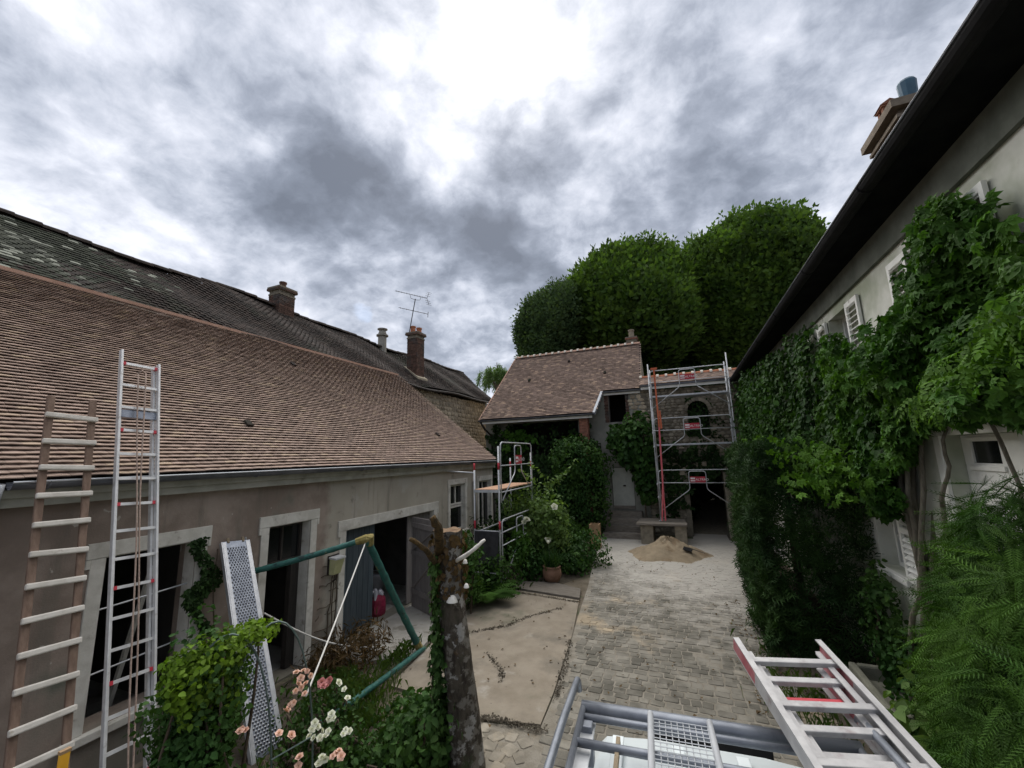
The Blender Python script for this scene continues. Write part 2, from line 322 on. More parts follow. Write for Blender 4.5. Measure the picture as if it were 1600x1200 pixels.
class MB:
    def __init__(s): s.v = []; s.f = []; s.m = []; s.r = []
    def add(s, V, F, mi=0, r=None):
        o = len(s.v); s.v += [tuple(map(float, p)) for p in V]; s.f += [tuple(i+o for i in f) for f in F]; s.m += [mi]*len(F)
        s.r += [random.random() if r is None else r]*len(V); return s
    def frame_box(s, c, ax, half, mi=0, r=None):
        c = np.array(c, float); ax = [np.array(a, float) for a in ax]
        V = [c + sx*half[0]*ax[0] + sy*half[1]*ax[1] + sz*half[2]*ax[2] for sz in (-1, 1) for sy in (-1, 1) for sx in (-1, 1)]
        return s.add(V, [(0, 2, 3, 1), (4, 5, 7, 6), (0, 1, 5, 4), (2, 6, 7, 3), (0, 4, 6, 2), (1, 3, 7, 5)], mi, r)
    def box(s, x0, y0, z0, x1, y1, z1, mi=0, r=None):
        return s.frame_box(((x0+x1)/2, (y0+y1)/2, (z0+z1)/2), np.eye(3), (abs(x1-x0)/2, abs(y1-y0)/2, abs(z1-z0)/2), mi, r)
    def beam(s, p0, p1, w, h, up=(0, 0, 1), mi=0, r=None):
        p0 = np.array(p0, float); p1 = np.array(p1, float); d = p1-p0; L = np.linalg.norm(d); d = d/L
        a = np.cross(np.array(up, float), d); a = a/np.linalg.norm(a); b = np.cross(d, a)
        return s.frame_box((p0+p1)/2, (a, b, d), (w/2, h/2, L/2), mi, r)
    def tube(s, pts, rad, n=8, mi=0, caps=True, r=None, closed=False):
        P = [np.array(p, float) for p in pts]; k = len(P); rr = rad if hasattr(rad, '__len__') else [rad]*k
        V = []; prev = None
        for i in range(k):
            t = P[min(i+1, k-1)]-P[max(i-1, 0)]
            t = t/(np.linalg.norm(t)+1e-9)
            if prev is None:
                a = np.cross(t, (0, 0, 1.)) if abs(t[2]) < .9 else np.cross(t, (1., 0, 0))
            else: a = prev - t*(prev@t)
            a = a/(np.linalg.norm(a)+1e-9); prev = a; b = np.cross(t, a)
            for j in range(n):
                th = 2*math.pi*j/n; V.append(P[i]+rr[i]*(math.cos(th)*a+math.sin(th)*b))
        Fc = [(i*n+j, i*n+(j+1) % n, (i+1)*n+(j+1) % n, (i+1)*n+j) for i in range(k-1) for j in range(n)]
        if caps: Fc += [tuple(range(n-1, -1, -1)), tuple((k-1)*n+j for j in range(n))]
        return s.add(V, Fc, mi, r)
    def lathe(s, c, prof, n=16, mi=0, sx=1, sy=1):
        V = [(c[0]+sx*rd*math.cos(2*math.pi*j/n), c[1]+sy*rd*math.sin(2*math.pi*j/n), c[2]+z) for rd, z in prof for j in range(n)]
        k = len(prof)
        Fc = [(i*n+j, i*n+(j+1) % n, (i+1)*n+(j+1) % n, (i+1)*n+j) for i in range(k-1) for j in range(n)]
        Fc += [tuple(range(n-1, -1, -1)), tuple((k-1)*n+j for j in range(n))]
        return s.add(V, Fc, mi)
    def prism(s, poly, vec, mi=0):
        n = len(poly); P = [np.array(p, float) for p in poly]; v = np.array(vec, float)
        return s.add(P+[p+v for p in P], [tuple(range(n-1, -1, -1)), tuple(range(n, 2*n))]+[(i, (i+1) % n, n+(i+1) % n, n+i) for i in range(n)], mi)
    def build(s, name, mats, parent=None, smooth=False, bevel=0., kind=None, label=None, cat=None, group=None, origin=None):
        V = np.array(s.v, float); o0 = base_of(V) if origin is None else np.array(origin, float)
        me = bpy.data.meshes.new(name); me.from_pydata((V-o0).tolist(), [], s.f)
        for m in (mats if isinstance(mats, (list, tuple)) else [mats]): me.materials.append(MATS[m])
        if len(set(s.m)) > 1: me.polygons.foreach_set('material_index', s.m)
        if smooth: me.polygons.foreach_set('use_smooth', [True]*len(me.polygons))
        a = me.attributes.new('rnd', 'FLOAT', 'POINT'); a.data.foreach_set('value', s.r)
        me.update()
        o = link_mesh(name, me, o0, parent)
        if bevel:
            md = o.modifiers.new('bevel', 'BEVEL'); md.width = bevel; md.segments = 2; md.limit_method = 'ANGLE'; md.angle_limit = math.radians(50)
        return set_tag(o, label, cat, group, kind)
def np_mesh(name, V, T, mat, parent=None, rnd=None, flat=False, **tags):
    V = np.asarray(V, np.float32); T = np.asarray(T, np.int32); o0 = base_of(V)
    me = bpy.data.meshes.new(name); k = T.shape[1]
    me.vertices.add(len(V)); me.vertices.foreach_set('co', (V-o0.astype(np.float32)).ravel())
    me.loops.add(T.size); me.loops.foreach_set('vertex_index', T.ravel())
    me.polygons.add(len(T)); me.polygons.foreach_set('loop_start', np.arange(0, T.size, k, dtype=np.int32))
    if flat: me.polygons.foreach_set('use_smooth', np.zeros(len(T), bool))
    for m in (mat if isinstance(mat, (list, tuple)) else [mat]): me.materials.append(MATS[m])
    if rnd is not None:
        a = me.attributes.new('rnd', 'FLOAT', 'POINT'); a.data.foreach_set('value', np.asarray(rnd, np.float32))
    me.update(calc_edges=True)
    return set_tag(link_mesh(name, me, o0, parent), **tags)
# ---- leaves ------------------------------------------------------
def unit(a): return a/(np.linalg.norm(a, axis=-1, keepdims=True)+1e-9)
# templates: tip along +Y, normal +Z, unit length
LEAF = (np.array([[0, 0, 0], [-.3, .42, .10], [0, 1, -.06], [.3, .42, .10]]), np.array([[0, 3, 2], [0, 2, 1]]))
LEAFB = (np.array([[0, 0, 0], [-.34, .25, .07], [-.30, .62, .08], [0, 1, -.10], [.30, .62, .08], [.34, .25, .07], [0, .45, -.02]]),
         np.array([[0, 5, 6], [5, 4, 6], [4, 3, 6], [3, 2, 6], [2, 1, 6], [1, 0, 6]]))
NARROW = (np.array([[0, 0, 0], [-.09, .4, .03], [0, 1, -.12], [.09, .4, .03]]), np.array([[0, 3, 2], [0, 2, 1]]))
def _compose(parts):
    V = []; T = []
    for (tv, tt), pos, ang, sc, tilt in parts:
        c, s = math.cos(ang), math.sin(ang)
        v = tv*sc; v = np.stack([v[:, 0], v[:, 1]*math.cos(tilt)-v[:, 2]*math.sin(tilt), v[:, 1]*math.sin(tilt)+v[:, 2]*math.cos(tilt)], 1)
        v = np.stack([c*v[:, 0]+s*v[:, 1], -s*v[:, 0]+c*v[:, 1], v[:, 2]], 1)+np.array(pos)
        T.append(tt+sum(len(a) for a in V)); V.append(v)
    return np.concatenate(V), np.concatenate(T)
SHOOT = _compose([(LEAF, (.10*math.sin(k*2.4), .1+.11*k, .10*math.cos(k*2.4)), 1.5*math.sin(k*2.4), .42-.022*k, .9*math.cos(k*2.4)) for k in range(9)]+[(LEAF, (0, .92, 0), 0, .28, 0)])
FIVE = _compose([(LEAF, (0, 0, 0), a, s, -.25) for a, s in ((0, 1), (.75, .9), (-.75, .9), (1.6, .65), (-1.6, .65))])
PINNATE = _compose([(LEAF, (0, y, -.1*y*y), sg*1.15, .34*(1-.3*y), -.25) for y in (.15, .35, .55, .75) for sg in (1, -1)]+[(LEAF, (0, .85, -.08), 0, .34, -.3)])
SPRAY = _compose([(NARROW, (0, y, -.12*y*y), sg*.85, .42*(1.15-y), -.1) for y in np.linspace(.05, .95, 9) for sg in (1, -1)]+[(NARROW, (0, .1, 0), 0, 1., -.1)])
THIN = (NARROW[0]*np.array((.62, 1, .6)), NARROW[1])
RACH = (NARROW[0]*np.array((.12, 1, .4)), NARROW[1])
BOUGH = _compose([(NARROW, (0, y, -.14*y*y), sg*(.95-.3*y), .19*(1.0-.5*y), -.05-.25*y) for y in np.linspace(.05, .97, 13) for sg in (1, -1)]+[(RACH, (0, .0, .0), 0, 1., -.12)]+[(THIN, (0, y, -.14*y*y), .2, .11, .9) for y in np.linspace(.08, .92, 9)])
BOUQ = _compose([(LEAF, (0, 0, 0), a, s, .5-.9*random.random()) for a, s in [(i*1.05, .75+.3*random.random()) for i in range(6)]])
PETAL = (LEAFB[0]*np.array((1.9, 1, 1.)), LEAFB[1])
FLOWER = _compose([(PETAL, (0, 0, .03*k), a+k*.5, 1-.20*k, .30+.40*k) for k in range(4) for a in np.arange(0, 6.2, 1.2566)])
def scatter(tmpl, P, N, size, up=(0, 0, -1), droop=.6, jit=.5, sj=.35):
    """place template at points P with normals ~N, tips towards `up` direction mixed with noise"""
    n = len(P); tv, tt = tmpl
    z = unit(N + jit*rng.normal(size=(n, 3)))
    t = np.array(up, float)*droop + rng.normal(size=(n, 3))*.6
    yv = unit(t - z*(t*z).sum(1, keepdims=True)); x = np.cross(yv, z)
    sc = size*(1+sj*(rng.random(n)*2-1))
    W = (x[:, None, :]*tv[None, :, 0:1] + yv[:, None, :]*tv[None, :, 1:2] + z[:, None, :]*tv[None, :, 2:3])*sc[:, None, None] + P[:, None, :]
    k = len(tv); T = (tt[None]+(np.arange(n)*k)[:, None, None]).reshape(-1, 3)
    return W.reshape(-1, 3), T, np.repeat(rng.random(n), k)
def merge(parts):
    V = []; T = []; R = []; o = 0
    for v, t, r in parts: V.append(v); T.append(t+o); R.append(r); o += len(v)
    return np.concatenate(V), np.concatenate(T), np.concatenate(R)
def blob(c, rad, n, shell=.55, lump=.18, seed=0, cut=None):
    """points spread through an uneven ellipsoid crown, denser towards the outside; returns points, outward normals"""
    r_ = np.random.default_rng(seed); d = unit(r_.normal(size=(n, 3)))
    K = unit(r_.normal(size=(28, 3))); ph = r_.random(28)
    bump = np.clip((d@K.T)-.80, 0, 1)*5*(ph*2-.7); k = 1+lump*bump.sum(1)
    rr = (shell+(1-shell)*r_.random(n)**.7)*k
    P = np.array(c)+d*np.array(rad)*rr[:, None]; N = unit(d/np.array(rad))
    if cut is not None: keep = cut(P); P, N = P[keep], N[keep]
    return P, N
def clumps(P, N, per, spread, seed=1):
    r_ = np.random.default_rng(seed); n = len(P)
    Q = np.repeat(P, per, 0)+r_.normal(size=(n*per, 3))*spread
    return Q, np.repeat(N, per, 0)
def wander(p0, p1, k, amp, seed):
    r_ = np.random.default_rng(seed); t = np.linspace(0, 1, k)[:, None]; P = np.array(p0)*(1-t)+np.array(p1)*t
    off = np.cumsum(r_.normal(size=(k, 3)), 0); off -= off[0]+(off[-1]-off[0])*t; return P+off*amp
def plant_obj(name, label, cat, tmpl, mat, Ps, size, stems=(), stem_mat='stem_brown', group=None, droop=.6, jit=.5, leafname='foliage'):
    P = np.concatenate([p for p, _ in Ps]); N = np.concatenate([n for _, n in Ps])
    b = base_of(P)
    if len(stems): b[2] = min(min(p[2] for p in st[0]) for st in stems)
    e = empty(name, b, label, cat, group)
    V, T, R = scatter(tmpl, P, N, size, droop=droop, jit=jit)
    np_mesh(leafname, V, T, mat, e, R)
    if len(stems):
        for pts, r0, r1 in stems: MB().tube(pts, list(np.linspace(r0, r1, len(pts))), 6).build('stem', stem_mat, e, smooth=True)
    return e
# ---- walls with openings ---------------------------------------------
def holed_wall(axis, p, th, a0, a1, z0, z1, holes, name, mat, parent, extra_top=None):
    """a wall slab on plane axis=p (front face), thickness th signed, spans a0..a1 and z0..z1, with rectangular holes (a,b,za,zb)"""
    As = sorted({a0, a1, *[h[0] for h in holes], *[h[1] for h in holes]}); Zs = sorted({z0, z1, *[h[2] for h in holes], *[h[3] for h in holes]})
    mb = MB(); idx = {}
    def vert(a, z, d):
        k = (a, z, d)
        if k not in idx:
            q = p+th*d; idx[k] = len(mb.v); mb.v.append((q, a, z) if axis == 'x' else (a, q, z)); mb.r.append(.5)
        return idx[k]
    solid = lambda i, j: 0 <= i < len(As)-1 and 0 <= j < len(Zs)-1 and not any(h[0] <= (As[i]+As[i+1])/2 <= h[1] and h[2] <= (Zs[j]+Zs[j+1])/2 <= h[3] for h in holes)
    for i in range(len(As)-1):
        for j in range(len(Zs)-1):
            if not solid(i, j): continue
            c = [(As[i], Zs[j]), (As[i+1], Zs[j]), (As[i+1], Zs[j+1]), (As[i], Zs[j+1])]
            for d in (0, 1): mb.f.append(tuple(vert(a, z, d) for a, z in c))
            for (di, dj, e0, e1) in ((-1, 0, 3, 0), (1, 0, 1, 2), (0, -1, 0, 1), (0, 1, 2, 3)):
                if not solid(i+di, j+dj): mb.f.append((vert(*c[e0], 0), vert(*c[e1], 0), vert(*c[e1], 1), vert(*c[e0], 1)))
    mb.m = [0]*len(mb.f)
    o = mb.build(name, mat, parent)
    import bmesh
    bm = bmesh.new(); bm.from_mesh(o.data); bmesh.ops.recalc_face_normals(bm, faces=bm.faces); bm.to_mesh(o.data); bm.free()
    return o
def dist_px(c):
    x, y, d = to_px(c); return d if (d > .1 and -60 < x < 1660 and -60 < y < 1260) else 1e6+d
TILE_V = {}
def tile_mesh(key, wd, ln, th, mat):
    """slightly cambered plain tile: x across, y up the slope, z out"""
    k = (key, round(wd, 4), round(ln, 4))
    if k in TILE_V: return TILE_V[k]
    out = []
    for v in range(4):
        j = lambda a: random.uniform(-a, a)
        V = [(-wd/2+j(.002), 0+j(.006), 0), (0, j(.006), .003+j(.002)), (wd/2+j(.002), j(.006), 0), (-wd/2, ln, 0), (0, ln, .002), (wd/2, ln, 0)]
        V += [(x, y, z+th) for x, y, z in V]
        Fc = [(6, 7, 10, 9), (7, 8, 11, 10), (0, 1, 7, 6), (1, 2, 8, 7), (0, 6, 9, 3), (2, 5, 11, 8)]
        me = bpy.data.meshes.new('tile'); me.from_pydata(V, [], Fc); me.materials.append(MATS[mat]); me.update(); out.append((np.array(V), Fc, me))
    TILE_V[k] = out; return out
def tiled(roof, origin, along, upv, length, slope_len, mat, wd=.165, expo=.085, th=.017, tilt=.10, keep=None, n_single=300, name='tile', sag=None, seed=3, matfn=None):
    """courses of single plain tiles laid on the roof plane: the largest in view are objects, the rest one joined part"""
    r_ = random.Random(seed)
    a = np.array(along, float); a /= np.linalg.norm(a); u = np.array(upv, float); u /= np.linalg.norm(u); nrm = np.cross(a, u)
    if nrm[2] < 0: nrm = -nrm
    ln = expo*1.5; var = tile_mesh(mat, wd*.985, ln, th, mat); cells = []
    for i in range(int(slope_len/expo)):
        off = (i % 2)*wd/2
        for k in range(int(length/wd)+1):
            s, t = k*wd+off, i*expo
            if s > length: continue
            c = np.array(origin)+a*s+u*t
            if keep and not keep(c): continue
            if sag: c = c+nrm*sag(s, t)
            cells.append((c, r_.randrange(4), r_.uniform(-.006, .006), tilt+r_.uniform(-.02, .025), r_.uniform(0, .0025)))
    order = sorted(range(len(cells)), key=lambda i: dist_px(cells[i][0]))
    single = set(order[:n_single]); V = []; T = []; R = []; o = 0
    VT = {}; mats = set()
    for i, (c, v, yaw, tl, lift) in enumerate(cells):
        a2 = a*math.cos(yaw)+u*math.sin(yaw); u2 = u*math.cos(yaw)-a*math.sin(yaw)
        u3 = u2*math.cos(tl)-nrm*math.sin(tl); n3 = nrm*math.cos(tl)+u2*math.sin(tl)
        c = c+nrm*(.008+lift+expo*1.5*math.sin(tl)*.9)
        if i in single:
            ob = bpy.data.objects.new(name, var[v][2]); COL.objects.link(ob); ob.parent = roof
            ob.matrix_local = Matrix.Translation(Vector(tuple(c-world_of(roof)))) @ Matrix(((a2[0], u3[0], n3[0], 0), (a2[1], u3[1], n3[1], 0), (a2[2], u3[2], n3[2], 0), (0, 0, 0, 1)))
        else:
            tv = var[v][0]; W = c+tv[:, :1]*a2+tv[:, 1:2]*u3+tv[:, 2:3]*n3
            key = matfn(c) if matfn else mat
            L = VT.setdefault(key, [[], [], [], 0])
            L[0].append(W); L[1].append(np.array(var[v][1])+L[3]); L[2].append(np.full(len(tv), r_.random())); L[3] += len(tv)
    Vs = []; Ts = []; Rs = []; mi = []; o = 0; names = list(VT)
    for k, key in enumerate(names):
        L = VT[key]; Vs.append(np.concatenate(L[0])); t = np.concatenate(L[1]); Ts.append(t+o); Rs.append(np.concatenate(L[2])); o += L[3]; mi.append(np.full(len(t), k, np.int32))
    if Vs:
        ob = np_mesh(name+'_courses', np.concatenate(Vs), np.concatenate(Ts), names, roof, np.concatenate(Rs), flat=True, kind='stuff')
        if len(names) > 1: ob.data.polygons.foreach_set('material_index', np.concatenate(mi))
def ridge_tiles(parent, p0, p1, mat, n, rad=.11, mortar=None, name='ridge_tile', sagf=None):
    p0 = np.array(p0, float); p1 = np.array(p1, float); d = (p1-p0)/n; L = np.linalg.norm(d); t = d/L
    side = np.cross(t, (0, 0, 1.)); side /= np.linalg.norm(side); up = np.cross(side, t)
    me = None
    for i in range(n):
        c = p0+d*i
        mb = MB(); k = 6; V = []
        for e, (s, rr) in enumerate(((0., rad), (L*1.03, rad*1.13))):
            for j in range(k+1):
                th = math.pi*j/k; V.append(t*s+side*math.cos(th)*rr+up*(math.sin(th)*rr*.85-.02))
        V += [v-up*.02*0 + t*0 for v in []]
        F = [(j, j+1, k+2+j, k+1+j) for j in range(k)]+[tuple(range(k+1)), tuple(range(2*k+1, k, -1))]
        if me is None:
            me = bpy.data.meshes.new(name); me.from_pydata([tuple(v) for v in V], [], F); me.materials.append(MATS[mat]); me.update()
            if mortar:
                mbm = MB(); V2 = []
                for s, rr in ((-.05, rad*1.4), (.05, rad*1.4)):
                    for j in range(k+1):
                        th = math.pi*j/k; V2.append(t*s+side*math.cos(th)*rr+up*(math.sin(th)*rr*.9-.02))
                mm = bpy.data.meshes.new('mortar_joint'); mm.from_pydata([tuple(v) for v in V2], [], F); mm.materials.append(MATS[mortar]); mm.update()
        o = bpy.data.objects.new(name, me); COL.objects.link(o); o.parent = parent
        o.location = tuple(c+up*random.uniform(-.008, .008)+(up*sagf(i/n) if sagf else 0)-world_of(parent))
        if mortar:
            q = bpy.data.objects.new('mortar_joint', mm); COL.objects.link(q); q.parent = parent; q.location = o.location
def rubble(name, parent, mat, axis, p, sgn, a0, a1, z0, z1, hmean, keep, seed=5, depth=.05, single=0, stone='stone'):
    """irregular stones set proud of a wall face"""
    r_ = random.Random(seed); mb = MB(); z = z0; cells = []
    while z < z1:
        h = hmean*r_.uniform(.7, 1.35); a = a0-r_.uniform(0, hmean)
        while a < a1:
            wd = hmean*r_.uniform(.9, 2.4)
            ca, cz = a+wd/2, z+h/2+r_.uniform(-.15, .15)*h
            if keep(ca, cz): cells.append((ca, cz, wd*.92, h*.95, r_.uniform(.3, 1.)))
            a += wd
        z += h
    def shape(ca, cz, wd, h, k):
        n = 8; V = []; ph = r_.uniform(-.2, .2)
        for ring, (sc, dp) in enumerate(((1., -.01), (.93, .55*k), (.55, .9*k))):
            for j in range(n):
                th = 2*math.pi*(j+.5)/n+ph
                ca_, sa_ = math.cos(th), math.sin(th); e = (abs(ca_)**3.2+abs(sa_)**3.2)**(-1/3.2)
                jt = r_.uniform(.88, 1.05) if ring == 0 else 1
                aa = ca+wd/2*ca_*e*sc*jt; za = cz+h/2*sa_*e*sc*jt; q = p+sgn*depth*dp
                V.append((q, aa, za) if axis == 'x' else (aa, q, za))
        F = [(i*n+j, i*n+(j+1) % n, (i+1)*n+(j+1) % n, (i+1)*n+j) for i in range(2) for j in range(n)]+[tuple(2*n+j for j in range(n))]
        return V, F
    pos = lambda c: ((p, c[0], c[1]) if axis == 'x' else (c[0], p, c[1]))
    order = sorted(range(len(cells)), key=lambda i: -cells[i][2]*cells[i][3]/dist_px(pos(cells[i]))**2)
    for k, i in enumerate(order):
        V, F = shape(*cells[i])
        if k < single: MB().add(V, F).build(stone, mat, parent)
        else: mb.add(V, F)
    if mb.v: mb.build(name, mat, parent, kind='stuff')
def bricks(parent, mat, x0, y0, z0, x1, y1, z1, L=.21, h=.062, j=.010, name='brick'):
    """brick pieces on the four faces of a pier"""
    z = z0; row = 0
    while z+h <= z1+.001:
        for (ax, q, sg, a0, a1) in (('y', y0, -1, x0, x1), ('x', x1, 1, y0, y1), ('x', x0, -1, y0, y1)):
            a = a0-(L/2 if row % 2 else 0)
            while a < a1-.01:
                b0, b1 = max(a, a0), min(a+L-j, a1)
                if b1-b0 > .03:
                    mb = MB(); d = .012+random.uniform(0, .004)
                    if ax == 'y': mb.box(b0, q-d, z, b1, q+.01, z+h-j)
                    else: mb.box(q-.01 if sg > 0 else q-d, b0, z, q+d if sg > 0 else q+.01, b1, z+h-j)
                    mb.build(name, mat, parent)
                a += L
        z += h; row += 1
def rounded(points, rad=.08, k=5):
    P = [np.array(p, float) for p in points]; out = [P[0]]
    for i in range(1, len(P)-1):
        a = unit(P[i-1]-P[i]); b = unit(P[i+1]-P[i]); r = min(rad, np.linalg.norm(P[i-1]-P[i])*.45, np.linalg.norm(P[i+1]-P[i])*.45)
        A, B = P[i]+a*r, P[i]+b*r
        for t in np.linspace(0, 1, k): out.append((1-t)**2*A+2*t*(1-t)*P[i]+t*t*B)
    return out+[P[-1]]
def text_into(mb, s, origin, ax, up, height, mi):
    cu = bpy.data.curves.new('t', 'FONT'); cu.body = s; cu.size = 1; ob = bpy.data.objects.new('t', cu); COL.objects.link(ob)
    dg = bpy.context.evaluated_depsgraph_get(); me = bpy.data.meshes.new_from_object(ob.evaluated_get(dg))
    sc = height/.72
    V = [np.array(origin)+np.array(ax)*v.co.x*sc+np.array(up)*v.co.y*sc for v in me.vertices]
    mb.add(V, [tuple(p.vertices) for p in me.polygons], mi, .5)
    wdt = max(v.co.x for v in me.vertices)*sc
    bpy.data.objects.remove(ob); bpy.data.meshes.remove(me); bpy.data.curves.remove(cu); return wdt
def DP(px, py, depth): return CAM+_ray(px, py)/F_PX*depth
def wood_panel(door, plane_pts, n, mat, th=.03, name='plank', gap=.008):
    """vertical planks between two bottom corners p0,p1 up to height h"""
    p0, p1, h = plane_pts; p0 = np.array(p0, float); p1 = np.array(p1, float); d = (p1-p0)/n; L = np.linalg.norm(d); t = d/L; nr = np.cross(t, (0, 0, 1.))
    for i in range(n):
        c = p0+d*(i+.5)+np.array((0, 0, h/2)); MB().frame_box(c+nr*random.uniform(-.002, .002), (t, nr, (0, 0, 1)), (L/2-gap/2, th/2, h/2)).build(name, mat, door)
# ================================================================== GROUND
mb = MB(); mb.add([(-300, -200, 0), (300, -200, 0), (300, 500, 0), (-300, 500, 0)], [(0, 1, 2, 3)]); mb.build('ground', 'ground_soil', kind='structure')
# beige stabilised yard slab between drive and outbuilding
slab = [(-4.35, 5.55), (-4.62, 7.6), (-4.72, 8.9), (-4.55, 10.35), (-2.52, 10.02), (-2.22, 8.2), (-2.0, 6.2), (-1.95, 5.45), (-2.75, 5.30), (-3.6, 5.5)]
mb = MB(); mb.prism([(x, y, .0) for x, y in slab], (0, 0, .035)); mb.build('yard_slab', 'slab_beige', kind='structure')
# fine cracks opened in the slab: shallow recessed-looking dark grit seams, laid as thin grit ridges
ap = [(-6.1, 5.9), (-6.1, 9.6), (-4.95, 9.3), (-4.75, 7.6), (-4.55, 6.45), (-5.2, 6.0)]
mb = MB(); mb.prism([(x, y, .0) for x, y in ap], (0, 0, .045)); mb.build('concrete_apron', 'concrete', kind='structure')
# cobbled drive
def drive_left(y): return np.interp(y, [2, 5.2, 6.2, 7.7, 9.2, 11.2, 13.5, 17.5], [-1.85, -1.93, -1.98, -2.16, -2.34, -2.55, -2.9, -3.6])
def drive_right(y): return np.interp(y, [2, 7.5, 9, 13, 17.5], [2.6, 1.9, 1.6, 1.7, 1.9])
ys = np.linspace(1.5, 24, 46)
mb = MB(); nL = len(ys)
V = [(drive_left(y) if y < 17.6 else .1, y, .0175) for y in ys]+[(drive_right(y) if y < 17.6 else 1.35, y, .0175) for y in ys]
mb.add(V, [(i, i+nL, i+nL+1, i+1) for i in range(nL-1)]); drive = mb.build('cobbled_drive', 'cobble_joint', kind='structure')
def cobble_shape(seed, w_, l_):
    r_ = random.Random(seed); n = 8; V = []; jit_ = []
    for sc, z in ((1., -.01), (.985, .009), (.90, .0145)):
        for j, (c, s_) in enumerate(((1, .74), (.80, 1), (-.80, 1), (-1, .74), (-1, -.74), (-.80, -1), (.80, -1), (1, -.74))):
            if sc == 1.: jit_.append((r_.uniform(.90, 1.02), r_.uniform(.90, 1.02)))
            V.append((w_/2*c*sc*jit_[j][0], l_/2*s_*sc*jit_[j][1], z+(r_.uniform(-.003, .003) if z > 0 else 0)))
    F = [(i*n+j, i*n+(j+1) % n, (i+1)*n+(j+1) % n, (i+1)*n+j) for i in range(2) for j in range(n)]+[tuple(2*n+j for j in range(n))]
    return V, F
def cobble_field(parent, cells, mat, n_single, name, stuffname, w_, l_):
    shp = [cobble_shape(k, w_, l_) for k in range(8)]; mes = []
    for V, F in shp:
        me = bpy.data.meshes.new(name); me.from_pydata(V, [], F); me.materials.append(MATS[mat]); mes.append(me)
    order = sorted(range(len(cells)), key=lambda i: dist_px((*cells[i][:2], .03))); mbx = MB()
    for k, i in enumerate(order):
        x, y, rot, sx, sy, v, dz = cells[i]
        if k < n_single:
            o = bpy.data.objects.new(name, mes[v]); COL.objects.link(o); o.parent = parent
            o.location = tuple(np.array((x, y, .012+dz))-world_of(parent)); o.rotation_euler = (random.uniform(-.022, .022), random.uniform(-.022, .022), rot); o.scale = (sx, sy, 1)
        else:
            c, s_ = math.cos(rot), math.sin(rot); tz = random.uniform(-.04, .04)
            mbx.add([(x+c*a*sx-s_*b*sy, y+s_*a*sx+c*b*sy, .012+dz+z+tz*a) for a, b, z in shp[v][0]], shp[v][1])
    if mbx.v: mbx.build(stuffname, mat, parent, kind='stuff')
cells = []; y = 2.2; row = 0
while y < 17.2:
    h = random.uniform(.125, .165); x = drive_left(y)+random.uniform(0, .15)+.04; k = 0
    while x < min(drive_right(y), 1.75):
        wd = random.choice((random.uniform(.12, .17), random.uniform(.16, .23), random.uniform(.18, .25)))
        edge = x < drive_left(y)+.42
        if not (y < 3.6 and x > -1.0) and random.random() > .02:
            cells.append((x+wd/2, y+random.uniform(-.012, .012)+.03*math.sin(x*2+row*.2), random.uniform(-.06, .06), wd/.19*.96, h/.15*.965, random.randrange(8), random.uniform(-.006, .003)-(.001 if y > 10 else 0)))
        x += wd
    y += h; row += 1
cobble_field(drive, cells, 'cobble', 300, 'cobble', 'cobbles_far', .19, .15)
# irregular mosaic paving in front of the slab
mb = MB(); mb.add([(-3.2, 3.2, .006), (-1.9, 3.2, .006), (-1.93, 5.42, .006), (-2.75, 5.28, .006), (-3.2, 5.38, .006)], [(0, 1, 2, 3, 4)]); pav = mb.build('mosaic_paving', 'cobble_joint', kind='structure')
cells = []
for i in range(420):
    x, y = random.uniform(-3.1, -1.98), random.uniform(3.3, 5.22)
    if all((x-c[0])**2+(y-c[1])**2 > .0235 for c in cells): cells.append((x, y, random.uniform(0, 3), random.uniform(.95, 1.2), random.uniform(.95, 1.3), random.randrange(8), -.009))
cobble_field(pav, cells, 'paving_mosaic', 120, 'paving_stone', 'paving_stones_far', .17, .15)
# planting beds: raised soil
def bed(pts, z, name='planting_bed'):
    c = np.mean(pts, 0); V = [(x, y, 0.) for x, y in pts]+[(c[0]+(x-c[0])*.85, c[1]+(y-c[1])*.85, z+random.uniform(-.02, .02)) for x, y in pts]+[(c[0], c[1], z*1.2)]
    n = len(pts); MB().add(V, [(i, (i+1) % n, n+(i+1) % n, n+i) for i in range(n)]+[(n+i, n+(i+1) % n, 2*n) for i in range(n)]).build(name, 'soil_dark', kind='structure', smooth=True)
bed([(-5.9, 9.9), (-4.6, 10.5), (-3.3, 10.9), (-2.75, 12.2), (-3.0, 14.2), (-3.3, 15.6), (-5.5, 17.4), (-8.5, 17.6), (-8.8, 13.4), (-6.05, 13.3)], .10)
bed([(-6.0, 1.5), (-6.0, 5.7), (-5.0, 5.5), (-4.3, 4.9), (-3.5, 4.9), (-3.1, 3.8), (-2.6, 2.4), (-3.5, .8)], .09)
bed([(1.0, 7.8), (1.5, 6.6), (1.6, 4.2), (1.7, 2), (2.5, 2), (2.5, 16.5), (1.35, 16.5), (1.15, 12)], .10)

